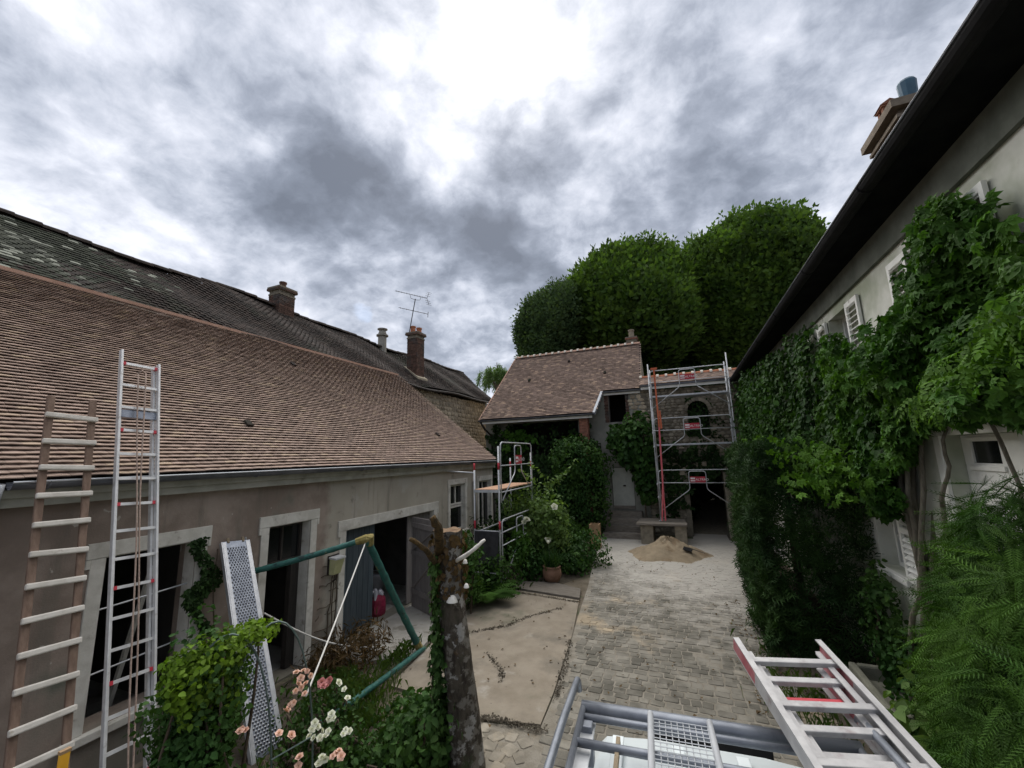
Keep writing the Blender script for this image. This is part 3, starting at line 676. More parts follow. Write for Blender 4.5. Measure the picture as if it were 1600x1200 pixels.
# ================================================================== OUTBUILDING (left)
ob = empty('outbuilding', (-6.1, 6.5, 0), 'long low rendered outbuilding with a pale brown tiled roof along the left of the yard', 'building')
X0 = -6.1
HOL = {'w1': (2.75, 3.70, .60, 2.36), 'd1': (4.74, 5.53, .03, 2.36), 'g': (6.36, 9.40, .03, 2.04), 'w2': (10.22, 11.07, 1.30, 2.60), 'w3': (11.98, 12.86, 1.10, 2.60)}
holed_wall('x', X0, -.34, -.6, 13.05, 0, 3.14, list(HOL.values()), 'wall', 'facade_render', ob)
MB().box(-10.2, -.6, 0, X0-.35, -.45, 3.2).build('end_wall', 'render_wall', ob); MB().box(-10.2, 12.85, 0, X0-.345, 13.04, 3.2).build('end_wall', 'render_wall', ob)
for yg in (12.86, -.6): MB().prism([(-10.25, yg, 3.2), (-6.1, yg, 3.2), (-10.25, yg, 6.45)], (0, .15, 0)).build('gable', 'render_wall', ob)
mb = MB(); mb.box(-10.2, -.4, .0, X0-.01, 12.8, .028); mb.build('floor_slab', 'concrete', ob)
mb = MB(); mb.box(-9.9, -.4, .03, -9.8, 12.8, 3.1); mb.box(-9.8, 5.95, .03, -6.46, 6.05, 3.1); mb.box(-9.8, 9.7, .03, -6.46, 9.8, 3.1); mb.box(-9.8, 4.1, .03, -6.46, 4.2, 3.1); mb.build('inner_wall', 'interior_wall', ob)
mb = MB(); mb.box(-9.8, -.4, 3.0, -6.46, 12.8, 3.06); mb.build('ceiling_boards', 'dark_interior', ob)
# surrounds
def surround(parent, y0, y1, z0, z1, wj=.13, hl=.165, ear=.04, sill=True, mat='trim_white', name='surround'):
    mb = MB(); p = .022
    mb.box(X0-.002, y0-wj-ear, z1, X0+p+.006, y1+wj+ear, z1+hl); mb.box(X0-.002, y0-wj, z0, X0+p, y0, z1-.002); mb.box(X0-.002, y1, z0, X0+p, y1+wj, z1-.002)
    mb.box(X0-.002, y0-wj-ear, z1-.10, X0+p+.004, y0-wj-.001, z1-.001); mb.box(X0-.002, y1+wj+.001, z1-.10, X0+p+.004, y1+wj+ear, z1-.001)
    # painted reveals, set just proud of the opening's sides
    mb.box(X0-.22, y0+.003, z0+.01, X0-.003, y0+.012, z1-.004); mb.box(X0-.22, y1-.012, z0+.01, X0-.003, y1-.003, z1-.004); mb.box(X0-.22, y0+.013, z1-.014, X0-.003, y1-.013, z1-.004)
    mb.build(name, mat, parent, bevel=.006)
    if sill: MB().box(X0-.2, y0-wj-.03, z0-.09, X0+.07, y1+wj+.03, z0-.003).build('sill', mat, parent, bevel=.01)
def glazed(parent, y0, y1, z0, z1, mull=1, rows=1, x=X0-.20, mat='door_brown', glass='glass_dark', fw=.05):
    mb = MB(); 
    mb.box(x-.03, y0, z0, x+.03, y0+fw, z1); mb.box(x-.03, y1-fw, z0, x+.03, y1, z1); mb.box(x-.03, y0+fw+.001, z1-fw, x+.03, y1-fw-.001, z1); mb.box(x-.03, y0+fw+.001, z0, x+.03, y1-fw-.001, z0+fw)
    for k in range(mull):
        c = y0+(y1-y0)*(k+1)/(mull+1); mb.box(x-.028, c-.018, z0+fw+.001, x+.028, c+.018, z1-fw-.001)
    f = mb.build('window_frame', mat, parent)
    for k in range(mull+1):
        a = y0+(y1-y0)*k/(mull+1)+.03; b = y0+(y1-y0)*(k+1)/(mull+1)-.03
        MB().box(x-.008, a, z0+.03, x-.002, b, z1-.03).build('pane', glass, parent)
def sub(parent, name): return empty(name, world_of(parent) if False else np.array(parent['_c']), parent=parent)
def part(parent, name, c): return empty(name, c, parent=parent)
w1 = part(ob, 'window', (X0, 3.2, .6)); surround(w1, *HOL['w1'])
for za, zb in ((1.12, 1.15), (1.78, 1.82)): MB().tube([(X0-.10, 2.75, za), (X0-.10, 3.70, zb)], .010, 6).build('bar', 'galv', w1)
mb = MB(); mb.beam((X0-.75, 3.25, .1), (X0-.25, 3.35, 2.1), .05, .04); mb.build('casement_frame', 'trim_white', w1)
d1 = part(ob, 'door', (X0, 5.1, 0)); surround(d1, *HOL['d1'], sill=False)
glazed(d1, 4.755, 5.515, 1.72, 2.345, mull=1)
MB().box(X0-.26, 4.755, .04, X0-.21, 4.83, 1.70).build('door_post', 'door_brown', d1); MB().box(X0-.30, 5.36, .04, X0-.2, 5.515, 1.70).build('door_leaf', 'door_brown', d1)
gd = part(ob, 'garage_door', (X0, 7.9, 0)); surround(gd, *HOL['g'], wj=.15, hl=.19, ear=.05, sill=False)
wood_panel(gd, ((X0-.12, 7.30, .05), (X0-.12, 6.38, .05), 1.96), 6, 'door_dark')
lf0, lf1 = np.array((-6.03, 8.42, .05)), np.array((-5.04, 7.93, .05))
lf = part(ob, 'garage_leaf', (lf0+lf1)/2); tl = unit(lf1-lf0); nl = np.array((tl[1], -tl[0], 0.))
wood_panel(lf, (lf0, lf1, 1.95), 6, 'door_grey', th=.028, gap=.006)
for zc in (.35, 1.18, 1.78):
    MB().frame_box((lf0+lf1)/2+nl*.03+np.array((0, 0, zc)), (tl, nl, (0, 0, 1)), (.54, .014, .055)).build('rail', 'door_grey', lf)
for z0, z1 in ((.43, 1.10), (1.25, 1.72)):
    MB().beam(lf0+tl*.12+nl*.03+np.array((0, 0, z0)), lf0+tl*.98+nl*.03+np.array((0, 0, z1)), .026, .07, up=nl).build('brace', 'door_grey', lf)
MB().frame_box(lf0+tl*.98+nl*.06+np.array((0, 0, 1.0)), (tl, nl, (0, 0, 1)), (.09, .03, .055)).build('lock_box', 'iron', lf)
wood_panel(gd, ((X0-.12, 9.38, .05), (X0-.12, 8.45, .05), 1.96), 6, 'door_grey')
w2 = part(ob, 'window', (X0, 10.65, 1.3)); surround(w2, *HOL['w2'], wj=.11, hl=.15, ear=.02); glazed(w2, 10.235, 11.055, 2.02, 2.59, 1, mat='trim_white', x=X0-.10); glazed(w2, 10.235, 11.055, 1.31, 2.00, 0, mat='trim_white', x=X0-.10)
w3 = part(ob, 'window', (X0, 12.4, 1.1)); surround(w3, *HOL['w3'], wj=.09, hl=.15, ear=.02); glazed(w3, 11.995, 12.845, 1.11, 2.59, 1, mat='trim_white', x=X0-.10)
# fascia, gutter, roof
mb = MB(); mb.box(X0+.001, -.6, 2.99, X0+.10, 13.06, 3.17); mb.box(X0+.101, -.6, 3.08, X0+.13, 13.06, 3.16); mb.build('fascia', 'fascia', ob, bevel=.006)
def half_gutter(parent, p0, p1, rad, mat, lipmat, name='gutter'):
    p0 = np.array(p0, float); p1 = np.array(p1, float); t = unit(p1-p0); s_ = np.cross(t, (0, 0, 1.)); mb = MB(); n = 8; V = []
    for p in (p0, p1):
        for rr in (rad, rad-.006):
            for j in range(n+1):
                th = math.pi+math.pi*j/n; V.append(p+s_*math.cos(th)*rr+np.array((0, 0, math.sin(th)*rr)))
    k = n+1
    F = [(j, j+1, 2*k+j+1, 2*k+j) for j in range(n)]+[(k+j+1, k+j, 3*k+j, 3*k+j+1) for j in range(n)]+[(j+1, j, k+j, k+j+1) for j in range(n)]+[(2*k+j, 2*k+j+1, 3*k+j+1, 3*k+j) for j in range(n)]
    mb.add(V, F); L = np.linalg.norm(p1-p0)
    mb.tube([p0+s_*(rad+.004)*1, p1+s_*(rad+.004)], .011, 6, 1)
    for i in range(int(L/2.2)+1):
        c = p0+t*(.25+i*2.2)
        if np.linalg.norm(c-p0) < L: mb.tube([c+s_*math.cos(a)*(rad+.004)+np.array((0, 0, math.sin(a)*(rad+.004))) for a in np.linspace(math.pi, 2*math.pi, 7)], .012, 5, 0)
    return mb.build(name, [mat, lipmat], parent, smooth=False)
half_gutter(ob, (-5.90, 1.86, 3.235), (-5.90, 13.04, 3.225), .075, 'zinc', 'zinc_light')
MB().tube([(-5.92, 1.80, 3.22), (-5.98, 1.80, 3.05), (-6.02, 1.80, 2.8), (-6.03, 1.80, .1)], .045, 8).build('downpipe', 'zinc_light', ob, smooth=True)
er, et = np.array((-5.97, -.6, 3.235)), np.array((-10.16, -.6, 6.60)); up_l = unit(et-er); SL = np.linalg.norm(et-er)
rf = part(ob, 'roof', (-8, 6.5, 3.2))
mb = MB(); nrm_l = np.array((.63, 0, .777))
mb.add([er-nrm_l*.03, et-nrm_l*.03, et+np.array((0, 13.62, 0))-nrm_l*.03, er+np.array((0, 13.62, 0))-nrm_l*.03, er-nrm_l*.10, et-nrm_l*.10, et+np.array((0, 13.62, 0))-nrm_l*.10, er+np.array((0, 13.62, 0))-nrm_l*.10],
       [(0, 1, 2, 3), (7, 6, 5, 4), (0, 3, 7, 4), (1, 0, 4, 5), (2, 1, 5, 6), (3, 2, 6, 7)]); mb.build('roof_deck', 'dark_interior', rf)
tiled(rf, er+up_l*.0+np.array((.03, .0, 0)), (0, 1, 0), up_l, 13.62, SL, 'tile_new', wd=.165, expo=.0755, th=.011, tilt=.36, seed=4)
mb = MB(); mb.beam(et+np.array((0, 0, .05)), et+np.array((0, 13.6, .05)), .12, .06); mb.build('flashing', 'ridge_pale', rf)
def vent_tile(parent, c, u, a): # small raised ventilation tile
    n = np.cross(a, u); n = n if n[2] > 0 else -n; c = np.array(c)
    MB().prism([c-a*.07+n*.02, c+a*.07+n*.02, c+a*.05+n*.10, c-a*.05+n*.10], tuple(u*.14)).build('vent_tile', 'tile_old', parent)
aY = np.array((0, 1., 0))
for px, py in ((388, 671), (458, 575), (684, 684)):
    d = _ray(px, py); n = np.cross(aY, up_l); t = ((er-CAM)@n)/(d@n); vent_tile(rf, CAM+d*t, up_l, aY)
# wall lantern
ln = empty('wall_lantern', (X0+.08, 6.05, 1.30), 'small box lantern with yellowed glass fixed beside the garage door', 'lamp')
mb = MB(); mb.box(X0, 5.95, 1.33, X0+.03, 6.19, 1.66); mb.build('back_plate', 'iron', ln)
mb = MB(); mb.prism([(X0+.03, 5.95, 1.61), (X0+.20, 5.95, 1.60), (X0+.20, 6.19, 1.60), (X0+.03, 6.19, 1.61)], (0, 0, .03)); mb.build('cap', 'galv', ln)
mb = MB(); mb.add([(X0+.03, 5.97, 1.34), (X0+.12, 5.99, 1.34), (X0+.12, 6.15, 1.34), (X0+.03, 6.17, 1.34), (X0+.03, 5.97, 1.60), (X0+.185, 5.965, 1.60), (X0+.185, 6.175, 1.60), (X0+.03, 6.17, 1.60)],
       [(0, 1, 5, 4), (1, 2, 6, 5), (2, 3, 7, 6), (4, 5, 6, 7), (3, 2, 1, 0), (0, 4, 7, 3)]); mb.build('glass', 'glass_frost', ln)
MB().tube([(X0+.10, 6.07, 1.33), (X0+.09, 6.07, 1.24), (X0+.02, 6.07, 1.20)], .012, 6).build('bracket', 'iron', ln)
MB().tube([(X0+.02, 4.36, 2.28), (X0+.02, 4.38, 1.2), (X0+.02, 4.40, .3)], .012, 6).build('cable_pipe', 'galv', ob)
MB().tube([(X0+.05, 11.55, 2.62), (X0+.06, 11.62, 1.9), (X0+.05, 11.66, 1.2)], .03, 6).build('rusty_pipe', 'iron', ob, label='rusty iron pipe between the two end windows')
# things inside the garage
c = np.array((-6.45, 7.78, .03)); e = empty('rubbish_bag', c, 'dark red plastic bag slumped on the garage floor', 'bag')
mb = MB(); mb.lathe((c[0], c[1], .03), [(.14, 0), (.17, .06), (.165, .2), (.15, .32), (.10, .40), (.05, .43)], 14, sx=.9, sy=1.05)
for i, v in enumerate(mb.v): mb.v[i] = (v[0]+random.uniform(-.018, .018), v[1]+random.uniform(-.018, .018), v[2])
mb.build('bag_body', 'red_bag', e, smooth=False)
c2 = c+np.array((-.05, .0, .38)); mb = MB()
for k in range(5):
    a = k*1.3; mb.tube([c2+np.array((0, 0, -.02)), c2+np.array((.1*math.cos(a), .1*math.sin(a), .08)), c2+np.array((.17*math.cos(a), .17*math.sin(a), .03-.02*k))], [.05, .05, .02], 7)
mb.build('crumpled_top', 'bag_white', e, smooth=False)
c = np.array((-7.35, 8.7, .03)); e = empty('storage_bin', c, 'pale grey bin of clutter deep inside the dark garage', 'bin')
mb = MB(); mb.lathe((c[0], c[1], .03), [(.20, 0), (.25, .5), (.27, .52), (.27, .56), (.24, .56)], 14); mb.build('tub', 'bag_white', e, smooth=True)
MB().box(c[0]-.3, c[1]-.1, .56, c[0]+.2, c[1]+.1, .60).build('loose_board', 'wood_old', e)

# ================================================================== NEIGHBOUR (dark old roof)
nb = empty('old_house', (-12.4, 11, 0), 'old stone house with a dark sagging tiled roof behind the outbuilding', 'building')
XE, ZE, XR, ZR = -10.15, 6.52, -12.3, 8.47
sag = lambda y: -.06*math.sin(y*.55)-.05*math.sin(y*1.3+1)
mb = MB(); mb.box(-14.6, -6, 0, -10.35, 22.1, 6.3); mb.build('wall', 'mortar', nb)
gv = MB(); gv.prism([(-14.6, 21.9, 6.3), (-10.35, 21.9, 6.3), (-12.4, 21.9, 8.3)], (0, .2, 0)); gv.build('gable', 'mortar', nb)
rubble('wall_stones', nb, 'stone_cream', 'x', -10.35, 1, 12.9, 22.1, 2.8, 6.3, .17, lambda a, z: True, seed=8, depth=.06)
rf2 = part(nb, 'roof', (-12.3, 11, 6.4))
e0, e1 = np.array((XE, -6., ZE)), np.array((XR, -6., ZR)); u2 = unit(e1-e0); S2 = np.linalg.norm(e1-e0); L2 = 28.1
mb = MB(); K = 28; V = []
for i in range(K+1):
    y = -6+L2*i/K; s_ = sag(y)
    V += [(XE, y, ZE-.06+s_*.8), (XR, y, ZR-.05+s_), (-14.6, y, 6.3)]
mb.add(V, [(3*i, 3*i+3, 3*i+4, 3*i+1) for i in range(K)]+[(3*i+1, 3*i+4, 3*i+5, 3*i+2) for i in range(K)]); mb.build('roof_deck', 'tile_old', rf2)
tiled(rf2, e0, (0, 1, 0), u2, L2, S2, 'tile_old', wd=.17, expo=.105, th=.016, tilt=.12, n_single=0, seed=9, sag=lambda s, t: sag(s-6)*1.0+.03*math.sin(s*2.1+t*2),
      matfn=lambda c: 'tile_mossy' if c[1]+.9*math.sin(c[2]*3)+random.uniform(-.9, .9) < 4.3 and c[1] > -6 else 'tile_old')
ridge_tiles(rf2, (XR, -6, ZR+.03), (XR, 22.1, ZR+.03), 'ridge_dark', 70, .12, sagf=lambda t: sag(-6+L2*t))
mb = MB(); mb.tube([(XE+.06, y, ZE-.10+sag(y)*.8) for y in np.linspace(12.6, 22.1, 24)], .06, 7); mb.build('gutter', 'iron', nb)
def brick_stack(parent, name, x, y, z0, z1, wx, wy, mat, pots=(), corb=.05, label=None, bricky=True):
    ch = part(parent, name, (x, y, z0)); 
    if label: ch['label'] = label
    mb = MB(); mb.box(x-wx/2, y-wy/2, z0, x+wx/2, y+wy/2, z1)
    mb.box(x-wx/2-corb, y-wy/2-corb, z1, x+wx/2+corb, y+wy/2+corb, z1+.09); mb.box(x-wx/2-corb*.4, y-wy/2-corb*.4, z1-.16, x+wx/2+corb*.4, y+wy/2+corb*.4, z1-.10)
    mb.prism([(x-wx/2-corb, y-wy/2-corb, z1+.091), (x+wx/2+corb, y-wy/2-corb, z1+.091), (x+wx/2+corb, y+wy/2+corb, z1+.091), (x-wx/2-corb, y+wy/2+corb, z1+.091)], (0, 0, .05))
    mb.build('stack', mat if not bricky else 'mortar_dark', ch)
    if bricky:
        m2 = MB(); z = z0; row = 0
        while z < z1-.17:
            for (ax, sg) in (('y', -1), ('x', 1), ('x', -1), ('y', 1)):
                w_ = wx if ax == 'y' else wy; a = -w_/2-(.11 if row % 2 else 0)
                while a < w_/2-.02:
                    b0, b1 = max(a, -w_/2-.006), min(a+.205, w_/2+.006); pr = random.uniform(.006, .016)
                    if b1-b0 > .03:
                        if ax == 'y': m2.box(x+b0, y+sg*(wy/2-.02), z, x+b1, y+sg*(wy/2+pr), z+.055)
                        else: m2.box(x+sg*(wx/2-.02), y+b0, z, x+sg*(wx/2+pr), y+b1, z+.055)
                    a += .215
            z += .066; row += 1
        m2.box(x-wx/2-corb-.01, y-wy/2-corb-.01, z1+.01, x+wx/2+corb+.01, y+wy/2+corb+.01, z1+.08)
        m2.build('brickwork', mat, ch, kind='stuff')
    for dx, dy, r0, h, pm_ in pots:
        mb = MB(); zt = z1+.14; mb.lathe((x+dx, y+dy, zt), [(r0, 0), (r0*.92, h*.8), (r0*1.12, h*.82), (r0*1.12, h), (r0*.8, h), (r0*.75, h*.5)], 12); mb.build('chimney_pot', pm_, ch, smooth=False)
    return ch
brick_stack(rf2, 'chimney', XR, 9.42, 7.9, 9.12, .50, .58, 'brick_dark', [(0, 0, .11, .26, 'brick_dark')], corb=.055)
ch = part(rf2, 'flue', (XR, 14.6, 8)); mb = MB(); mb.lathe((XR, 14.6, 8.0), [(.20, 0), (.19, .95), (.27, .96), (.27, 1.02), (.17, 1.03), (.19, 1.08), (.15, 1.2), (.12, 1.22), (.23, 1.27), (.23, 1.31), (.05, 1.33)], 14); mb.build('flue_stack', 'render_chimney', ch, smooth=False)
ct = brick_stack(rf2, 'chimney', -10.95, 15.3, 6.4, 8.95, .52, .56, 'brick_dark', [(-.08, -.12, .12, .32, 'terracotta'), (.06, .16, .12, .30, 'terracotta')], corb=.07)
mb = MB(); mb.prism([(-10.55, 14.9, 6.85), (-10.55, 15.7, 6.85), (-11.3, 15.7, 7.42), (-11.3, 14.9, 7.42)], (0, 0, .09)); mb.build('flaunching', 'mortar', ct)
# aerial
A0 = np.array((-11.15, 15.05, 9.05)); dpt = (RC.T@(A0-CAM))[2]
an = empty('tv_aerial', A0, 'thin rooftop television aerial mast with two spiked booms on the tall brick chimney', 'aerial')
mb = MB(); mt = DP(649, 467, dpt); mb.tube([A0, mt], .020, 6); mb.build('mast', 'iron', an)
def boom(pa, pb, nel, el, name, refl=False):
    mb = MB(); a, b = DP(*pa, dpt), DP(*pb, dpt); mb.tube([a, b], .014, 5); sd = unit(RC[:, 2]*.8+RC[:, 0]*.5)
    for i in range(nel):
        c = a+(b-a)*(i+.3)/nel; mb.tube([c-sd*el*(.5+.5*i/nel), c+sd*el*(.5+.5*i/nel)], .007, 4)
        mb.tube([c-np.array((0, 0, .045)), c+np.array((0, 0, .045))], .006, 4)
    if refl:
        for k in (-1, 1):
            mb.tube([b, b+np.array((.05, .1, k*.30))], .010, 5)
            for t in (.4, .7, 1.): 
                q = b+np.array((.05, .1, k*.30))*t; mb.tube([q-sd*el, q+sd*el], .007, 4)
    mb.build(name, 'iron', an)
boom((618, 454.5), (667, 466), 12, .16, 'upper_boom', True); boom((623, 480.5), (669, 491), 5, .22, 'lower_boom')
mb = MB(); mb.tube([DP(641, 461, dpt), DP(642, 466, dpt), DP(649, 468.5, dpt), DP(656, 469, dpt), DP(658, 464, dpt)], .010, 5); mb.tube([DP(669, 487, dpt), DP(668.5, 496, dpt)], .014, 5); mb.build('bracket', 'iron', an)

# ================================================================== BACK HOUSE
bh = empty('tiled_barn', (-5, 19, 0), 'gabled barn with a steep tiled roof at the far end of the yard', 'building')
YW = 18.55
EY, EZ, UY, UZ, RY, RZ = 17.6, 5.10, 18.42, 6.10, 20.6, 8.66
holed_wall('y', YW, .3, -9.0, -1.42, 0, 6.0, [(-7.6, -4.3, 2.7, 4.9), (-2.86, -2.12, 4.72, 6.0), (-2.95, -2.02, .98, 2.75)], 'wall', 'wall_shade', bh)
mb = MB(); mb.box(-9.0, YW+.31, 0, -8.7, 23.4, 5.2); mb.box(-1.75, YW+.31, 0, -1.43, 23.4, 6.0); mb.box(-8.7, 23.1, 0, -1.75, 23.4, 5.2); mb.build('side_wall', 'stone_cream', bh)
gv = MB(); gv.prism([(-1.72, 18.7, 6.01), (-1.72, 22.6, 6.01), (-1.72, RY, RZ-.12)], (.27, 0, 0)); gv.prism([(-8.6, 18.4, 5.2), (-8.6, 22.9, 5.2), (-8.2, RY, RZ-.15)], (.2, 0, 0)); gv.build('gable', 'stone_cream', bh)
mb = MB(); mb.box(-8.7, 20.6, 0, -1.76, 20.7, 6.0); mb.box(-8.69, 18.87, 2.3, -1.77, 20.59, 2.4); mb.build('inner_wall', 'dark_interior', bh)
rubble('wall_stones', bh, 'stone_cream', 'y', YW, -1, -2.0, -1.44, 3.0, 5.95, .16, lambda a, z: a > -1.98, seed=12, depth=.05)
rf3 = part(bh, 'roof', (-5, 19.5, 5.1)); ub = unit(np.array((0, RY-EY, RZ-EZ))); SB = math.hypot(RY-EY, RZ-EZ)
lefte = lambda y: -8.85+(y-EY)/(RY-EY)*.80
def keepb(c):
    if c[0] < lefte(c[1])+.03: return False
    if c[0] > -3.30+(c[1]-EY)*.30 and c[1] < UY: return False
    return c[0] < -1.46
nb_ = np.array((0, -ub[2], ub[1]))
mb = MB(); P = [(-8.85, EY, EZ), (-3.40, EY, EZ), (-3.12, UY, UZ), (-1.45, UY, UZ), (-1.45, RY, RZ), (-8.05, RY, RZ)]; P = [np.array(p)-nb_*.03 for p in P]
mb.prism(P, tuple(-nb_*.09)); mb.prism([(-8.05, RY, RZ-.03), (-1.45, RY, RZ-.03), (-1.45, 23.6, 5.1), (-8.9, 23.6, 5.1)], (0, .02, -.1)); mb.build('roof_deck', 'dark_interior', rf3)
tiled(rf3, (-8.9, EY, EZ), (1, 0, 0), ub, 7.5, SB, 'tile_new_far', wd=.165, expo=.09, th=.012, tilt=.27, keep=keepb, n_single=300, seed=21, sag=lambda s, t: .012*math.sin(s*1.7+t*3))
ridge_tiles(rf3, (-8.0, RY, RZ+.02), (-1.45, RY, RZ+.02), 'ridge_pale', 19, .12, mortar='mortar_pale')
mb = MB(); mb.beam((-8.88, EY, EZ-.02), (-8.06, RY, RZ), .05, .12, up=nb_); mb.build('verge', 'ridge_pale', rf3)
half_gutter(bh, (-3.34, EY-.05, EZ-.03), (-8.9, EY-.05, EZ-.03), .075, 'zinc', 'zinc_light'); 
mb = MB(); mb.box(-8.85, EY+.02, EZ-.20, -3.45, EY+.05, EZ-.07); mb.build('eaves_board', 'white_paint', bh)
half_gutter(bh, (-1.36, UY-.05, UZ-.02), (-3.10, UY-.05, UZ-.02), .07, 'zinc', 'zinc_light')
mb = MB(); mb.box(-3.05, UY+.02, UZ-.17, -1.46, UY+.05, UZ-.05); mb.build('eaves_board', 'white_paint', bh)
mb = MB(); mb.beam((-3.36, EY+.0, EZ-.02), (-3.10, UY, UZ-.02), .10, .14, up=nb_); mb.build('verge', 'zinc_light', rf3)
mb = MB(); mb.tube([(-8.80, EY-.02, EZ-.1), (-8.70, EY+.25, EZ-.45), (-8.62, YW-.08, EZ-.75), (-8.62, YW-.08, .2)], .05, 8); mb.build('downpipe', 'iron', bh, smooth=True)
for px, py in ((827, 597), (889, 567), (945, 585)):
    d = _ray(px, py); n = nb_; t = ((np.array((0, EY, EZ))-CAM)@n)/(d@n); vent_tile(rf3, CAM+d*t, ub, np.array((1., 0, 0)))
brick_stack(rf3, 'chimney', -1.86, RY+.5, 8.2, 9.02, .50, .50, 'brick', [(0, 0, .14, .42, 'stone_cream')], corb=.04)
pr = part(bh, 'brick_pillar', (-3.9, 17.9, 2)); mb = MB(); mb.box(-4.06, 17.75, 0, -3.70, 18.1, 4.95); mb.build('pillar_core', 'mortar_dark', pr)
m2 = MB(); z = 0.; row = 0
while z < 4.93:
    for a0, a1, y_ in ((-4.06, -3.70, 17.75),):
        a = a0-(.1 if row % 2 else 0)
        while a < a1-.02:
            b0, b1 = max(a, a0), min(a+.2, a1)
            if b1-b0 > .03: m2.box(b0, y_-random.uniform(.008, .018), z, b1, y_+.02, z+.055)
            a += .21
    m2.box(-3.705, 17.76, z, -3.70+random.uniform(.006, .014), 17.92, z+.055); m2.box(-3.705, 17.93, z, -3.70+random.uniform(.006, .014), 18.09, z+.055)
    z += .066; row += 1
m2.build('brickwork', 'brick', pr, kind='stuff')
m2 = MB(); z = 4.72
while z < 6.0:
    for a, b in ((-3.04, -2.87), (-2.11, -1.98)): m2.box(a+random.uniform(-.02, .02), YW-.022, z, b, YW+.01, z+.056)
    z += .066
x = -3.04
while x < -1.95: m2.box(x, YW-.024, 5.925, x+.058, YW+.01, 6.05); x += .068
wq = part(bh, 'window', (-2.5, YW, 4.7)); m2.build('brick_surround', 'brick_dark', wq, kind='stuff')
MB().box(-2.86, YW+.05, 4.72, -2.82, YW+.12, 5.99).build('window_frame', 'door_brown', wq)
dq = part(bh, 'door', (-2.5, YW, 1.)); MB().box(-2.93, YW+.06, 1.0, -2.04, YW+.10, 2.73).build('door_leaf', 'door_white', dq); MB().box(-2.93, YW+.03, 1.0, -2.04, YW+.059, 1.14).build('kick_board', 'wood_old', dq)
MB().lathe((-2.42, YW+.02, 1.95), [(.07, 0), (.07, .02), (.03, .05)], 10).build('door_knob', 'iron', dq)
st = part(bh, 'steps', (-2.5, 17.9, 0))
for k in range(4): MB().box(-3.15-.03*k, 18.50-.30*(k+1), .0, -1.75, 18.52-.30*k if k else 18.52, .95-.24*k).build('step', 'wood_old', st, bevel=.01)
# ================================================================== COURTYARD END WALL with gate
cw = empty('stone_wall', (.6, 18.7, 0), 'tall rubble stone wall with tile coping and a gateway, behind the scaffold', 'wall')
GX0, GX1 = .14, 1.42
holed_wall('y', YW+.02, .5, -1.40, 4.0, 0, 6.02, [(GX0, GX1, 0, 2.55), (.36, 1.16, 3.95, 5.45)], 'wall', 'mortar_dark', cw)
rubble('wall_stones', cw, 'stone_grey', 'y', YW+.02, -1, -1.38, 2.6, .1, 6.0, .135, lambda a, z: not (GX0-.12 < a < GX1+.12 and z < 2.65) and not (.28 < a < 1.24 and 3.9 < z < 5.5), seed=15, depth=.06, single=90)
ar = part(cw, 'gateway', (.8, YW, 0))
mb = MB(); mb.box(GX0-.20, YW-.10, 0, GX0, YW+.4, 2.5); mb.build('pillar', 'stone_grey', ar, bevel=.02); mb = MB(); mb.box(GX1, YW-.10, 0, GX1+.34, YW+.4, 2.5); mb.build('pillar', 'stone_grey', ar, bevel=.02)
m2 = MB()
for k in range(9):
    a = math.pi*(k+.5)/9; c = np.array((.78, YW-.05, 2.42)); r_ = np.array((-math.cos(a)*.86, 0, math.sin(a)*.42)); m2.frame_box(c+r_, (unit(np.array((math.sin(a), 0, math.cos(a)))), (0, 1, 0), unit(r_)), (.085, .10, .09))
m2.build('arch_stones', 'stone_grey', ar, kind='stuff')
mb = MB(); mb.box(.30, YW+.53, 3.9, 1.2, YW+.56, 5.5); mb.build('niche_back', 'dark_interior', cw)
m2 = MB()
for k in range(11):
    a = math.pi*(k+.5)/11; c = np.array((.76, YW, 5.02)); r_ = np.array((-math.cos(a)*.46, 0, math.sin(a)*.46)); m2.frame_box(c+r_, (unit(np.array((math.sin(a), 0, math.cos(a)))), (0, 1, 0), unit(r_)), (.07, .07, .07))
m2.build('niche_stones', 'stone_grey', cw, kind='stuff')
cr_ = part(cw, 'coping', (.8, 18.7, 6.1)); CT, CZ = 18.25, 6.22
uc = unit(np.array((0, .55, .42))); mb = MB(); mb.prism([(-1.40, CT, CZ-.03), (-1.40, CT+.55, CZ+.39), (-1.40, CT+1.1, CZ-.03)], (5.4, 0, 0)); mb.build('coping_core', 'mortar_dark', cr_)
tiled(cr_, (-1.40, CT, CZ), (1, 0, 0), uc, 4.6, .66, 'tile_new_far', wd=.165, expo=.09, th=.014, tilt=.12, n_single=150, seed=31)
ridge_tiles(cr_, (-1.40, CT+.55, CZ+.40), (3.2, CT+.55, CZ+.40), 'terracotta', 13, .11, mortar='mortar_pale')
mb = MB(); mb.box(-1.40, CT-.02, CZ-.20, 2.5, CT+.02, CZ-.03); mb.build('fascia', 'white_paint', cw)
half_gutter(cw, (2.5, CT-.08, CZ-.03), (-1.42, CT-.08, CZ-.03), .07, 'zinc', 'zinc_light')
# passage beyond the gate
MB().add([(-2, 19.1, .02), (3, 19.1, .02), (3, 32, .9), (-2, 32, .9)], [(0, 1, 2, 3)]).build('path', 'mortar_dark', kind='structure')
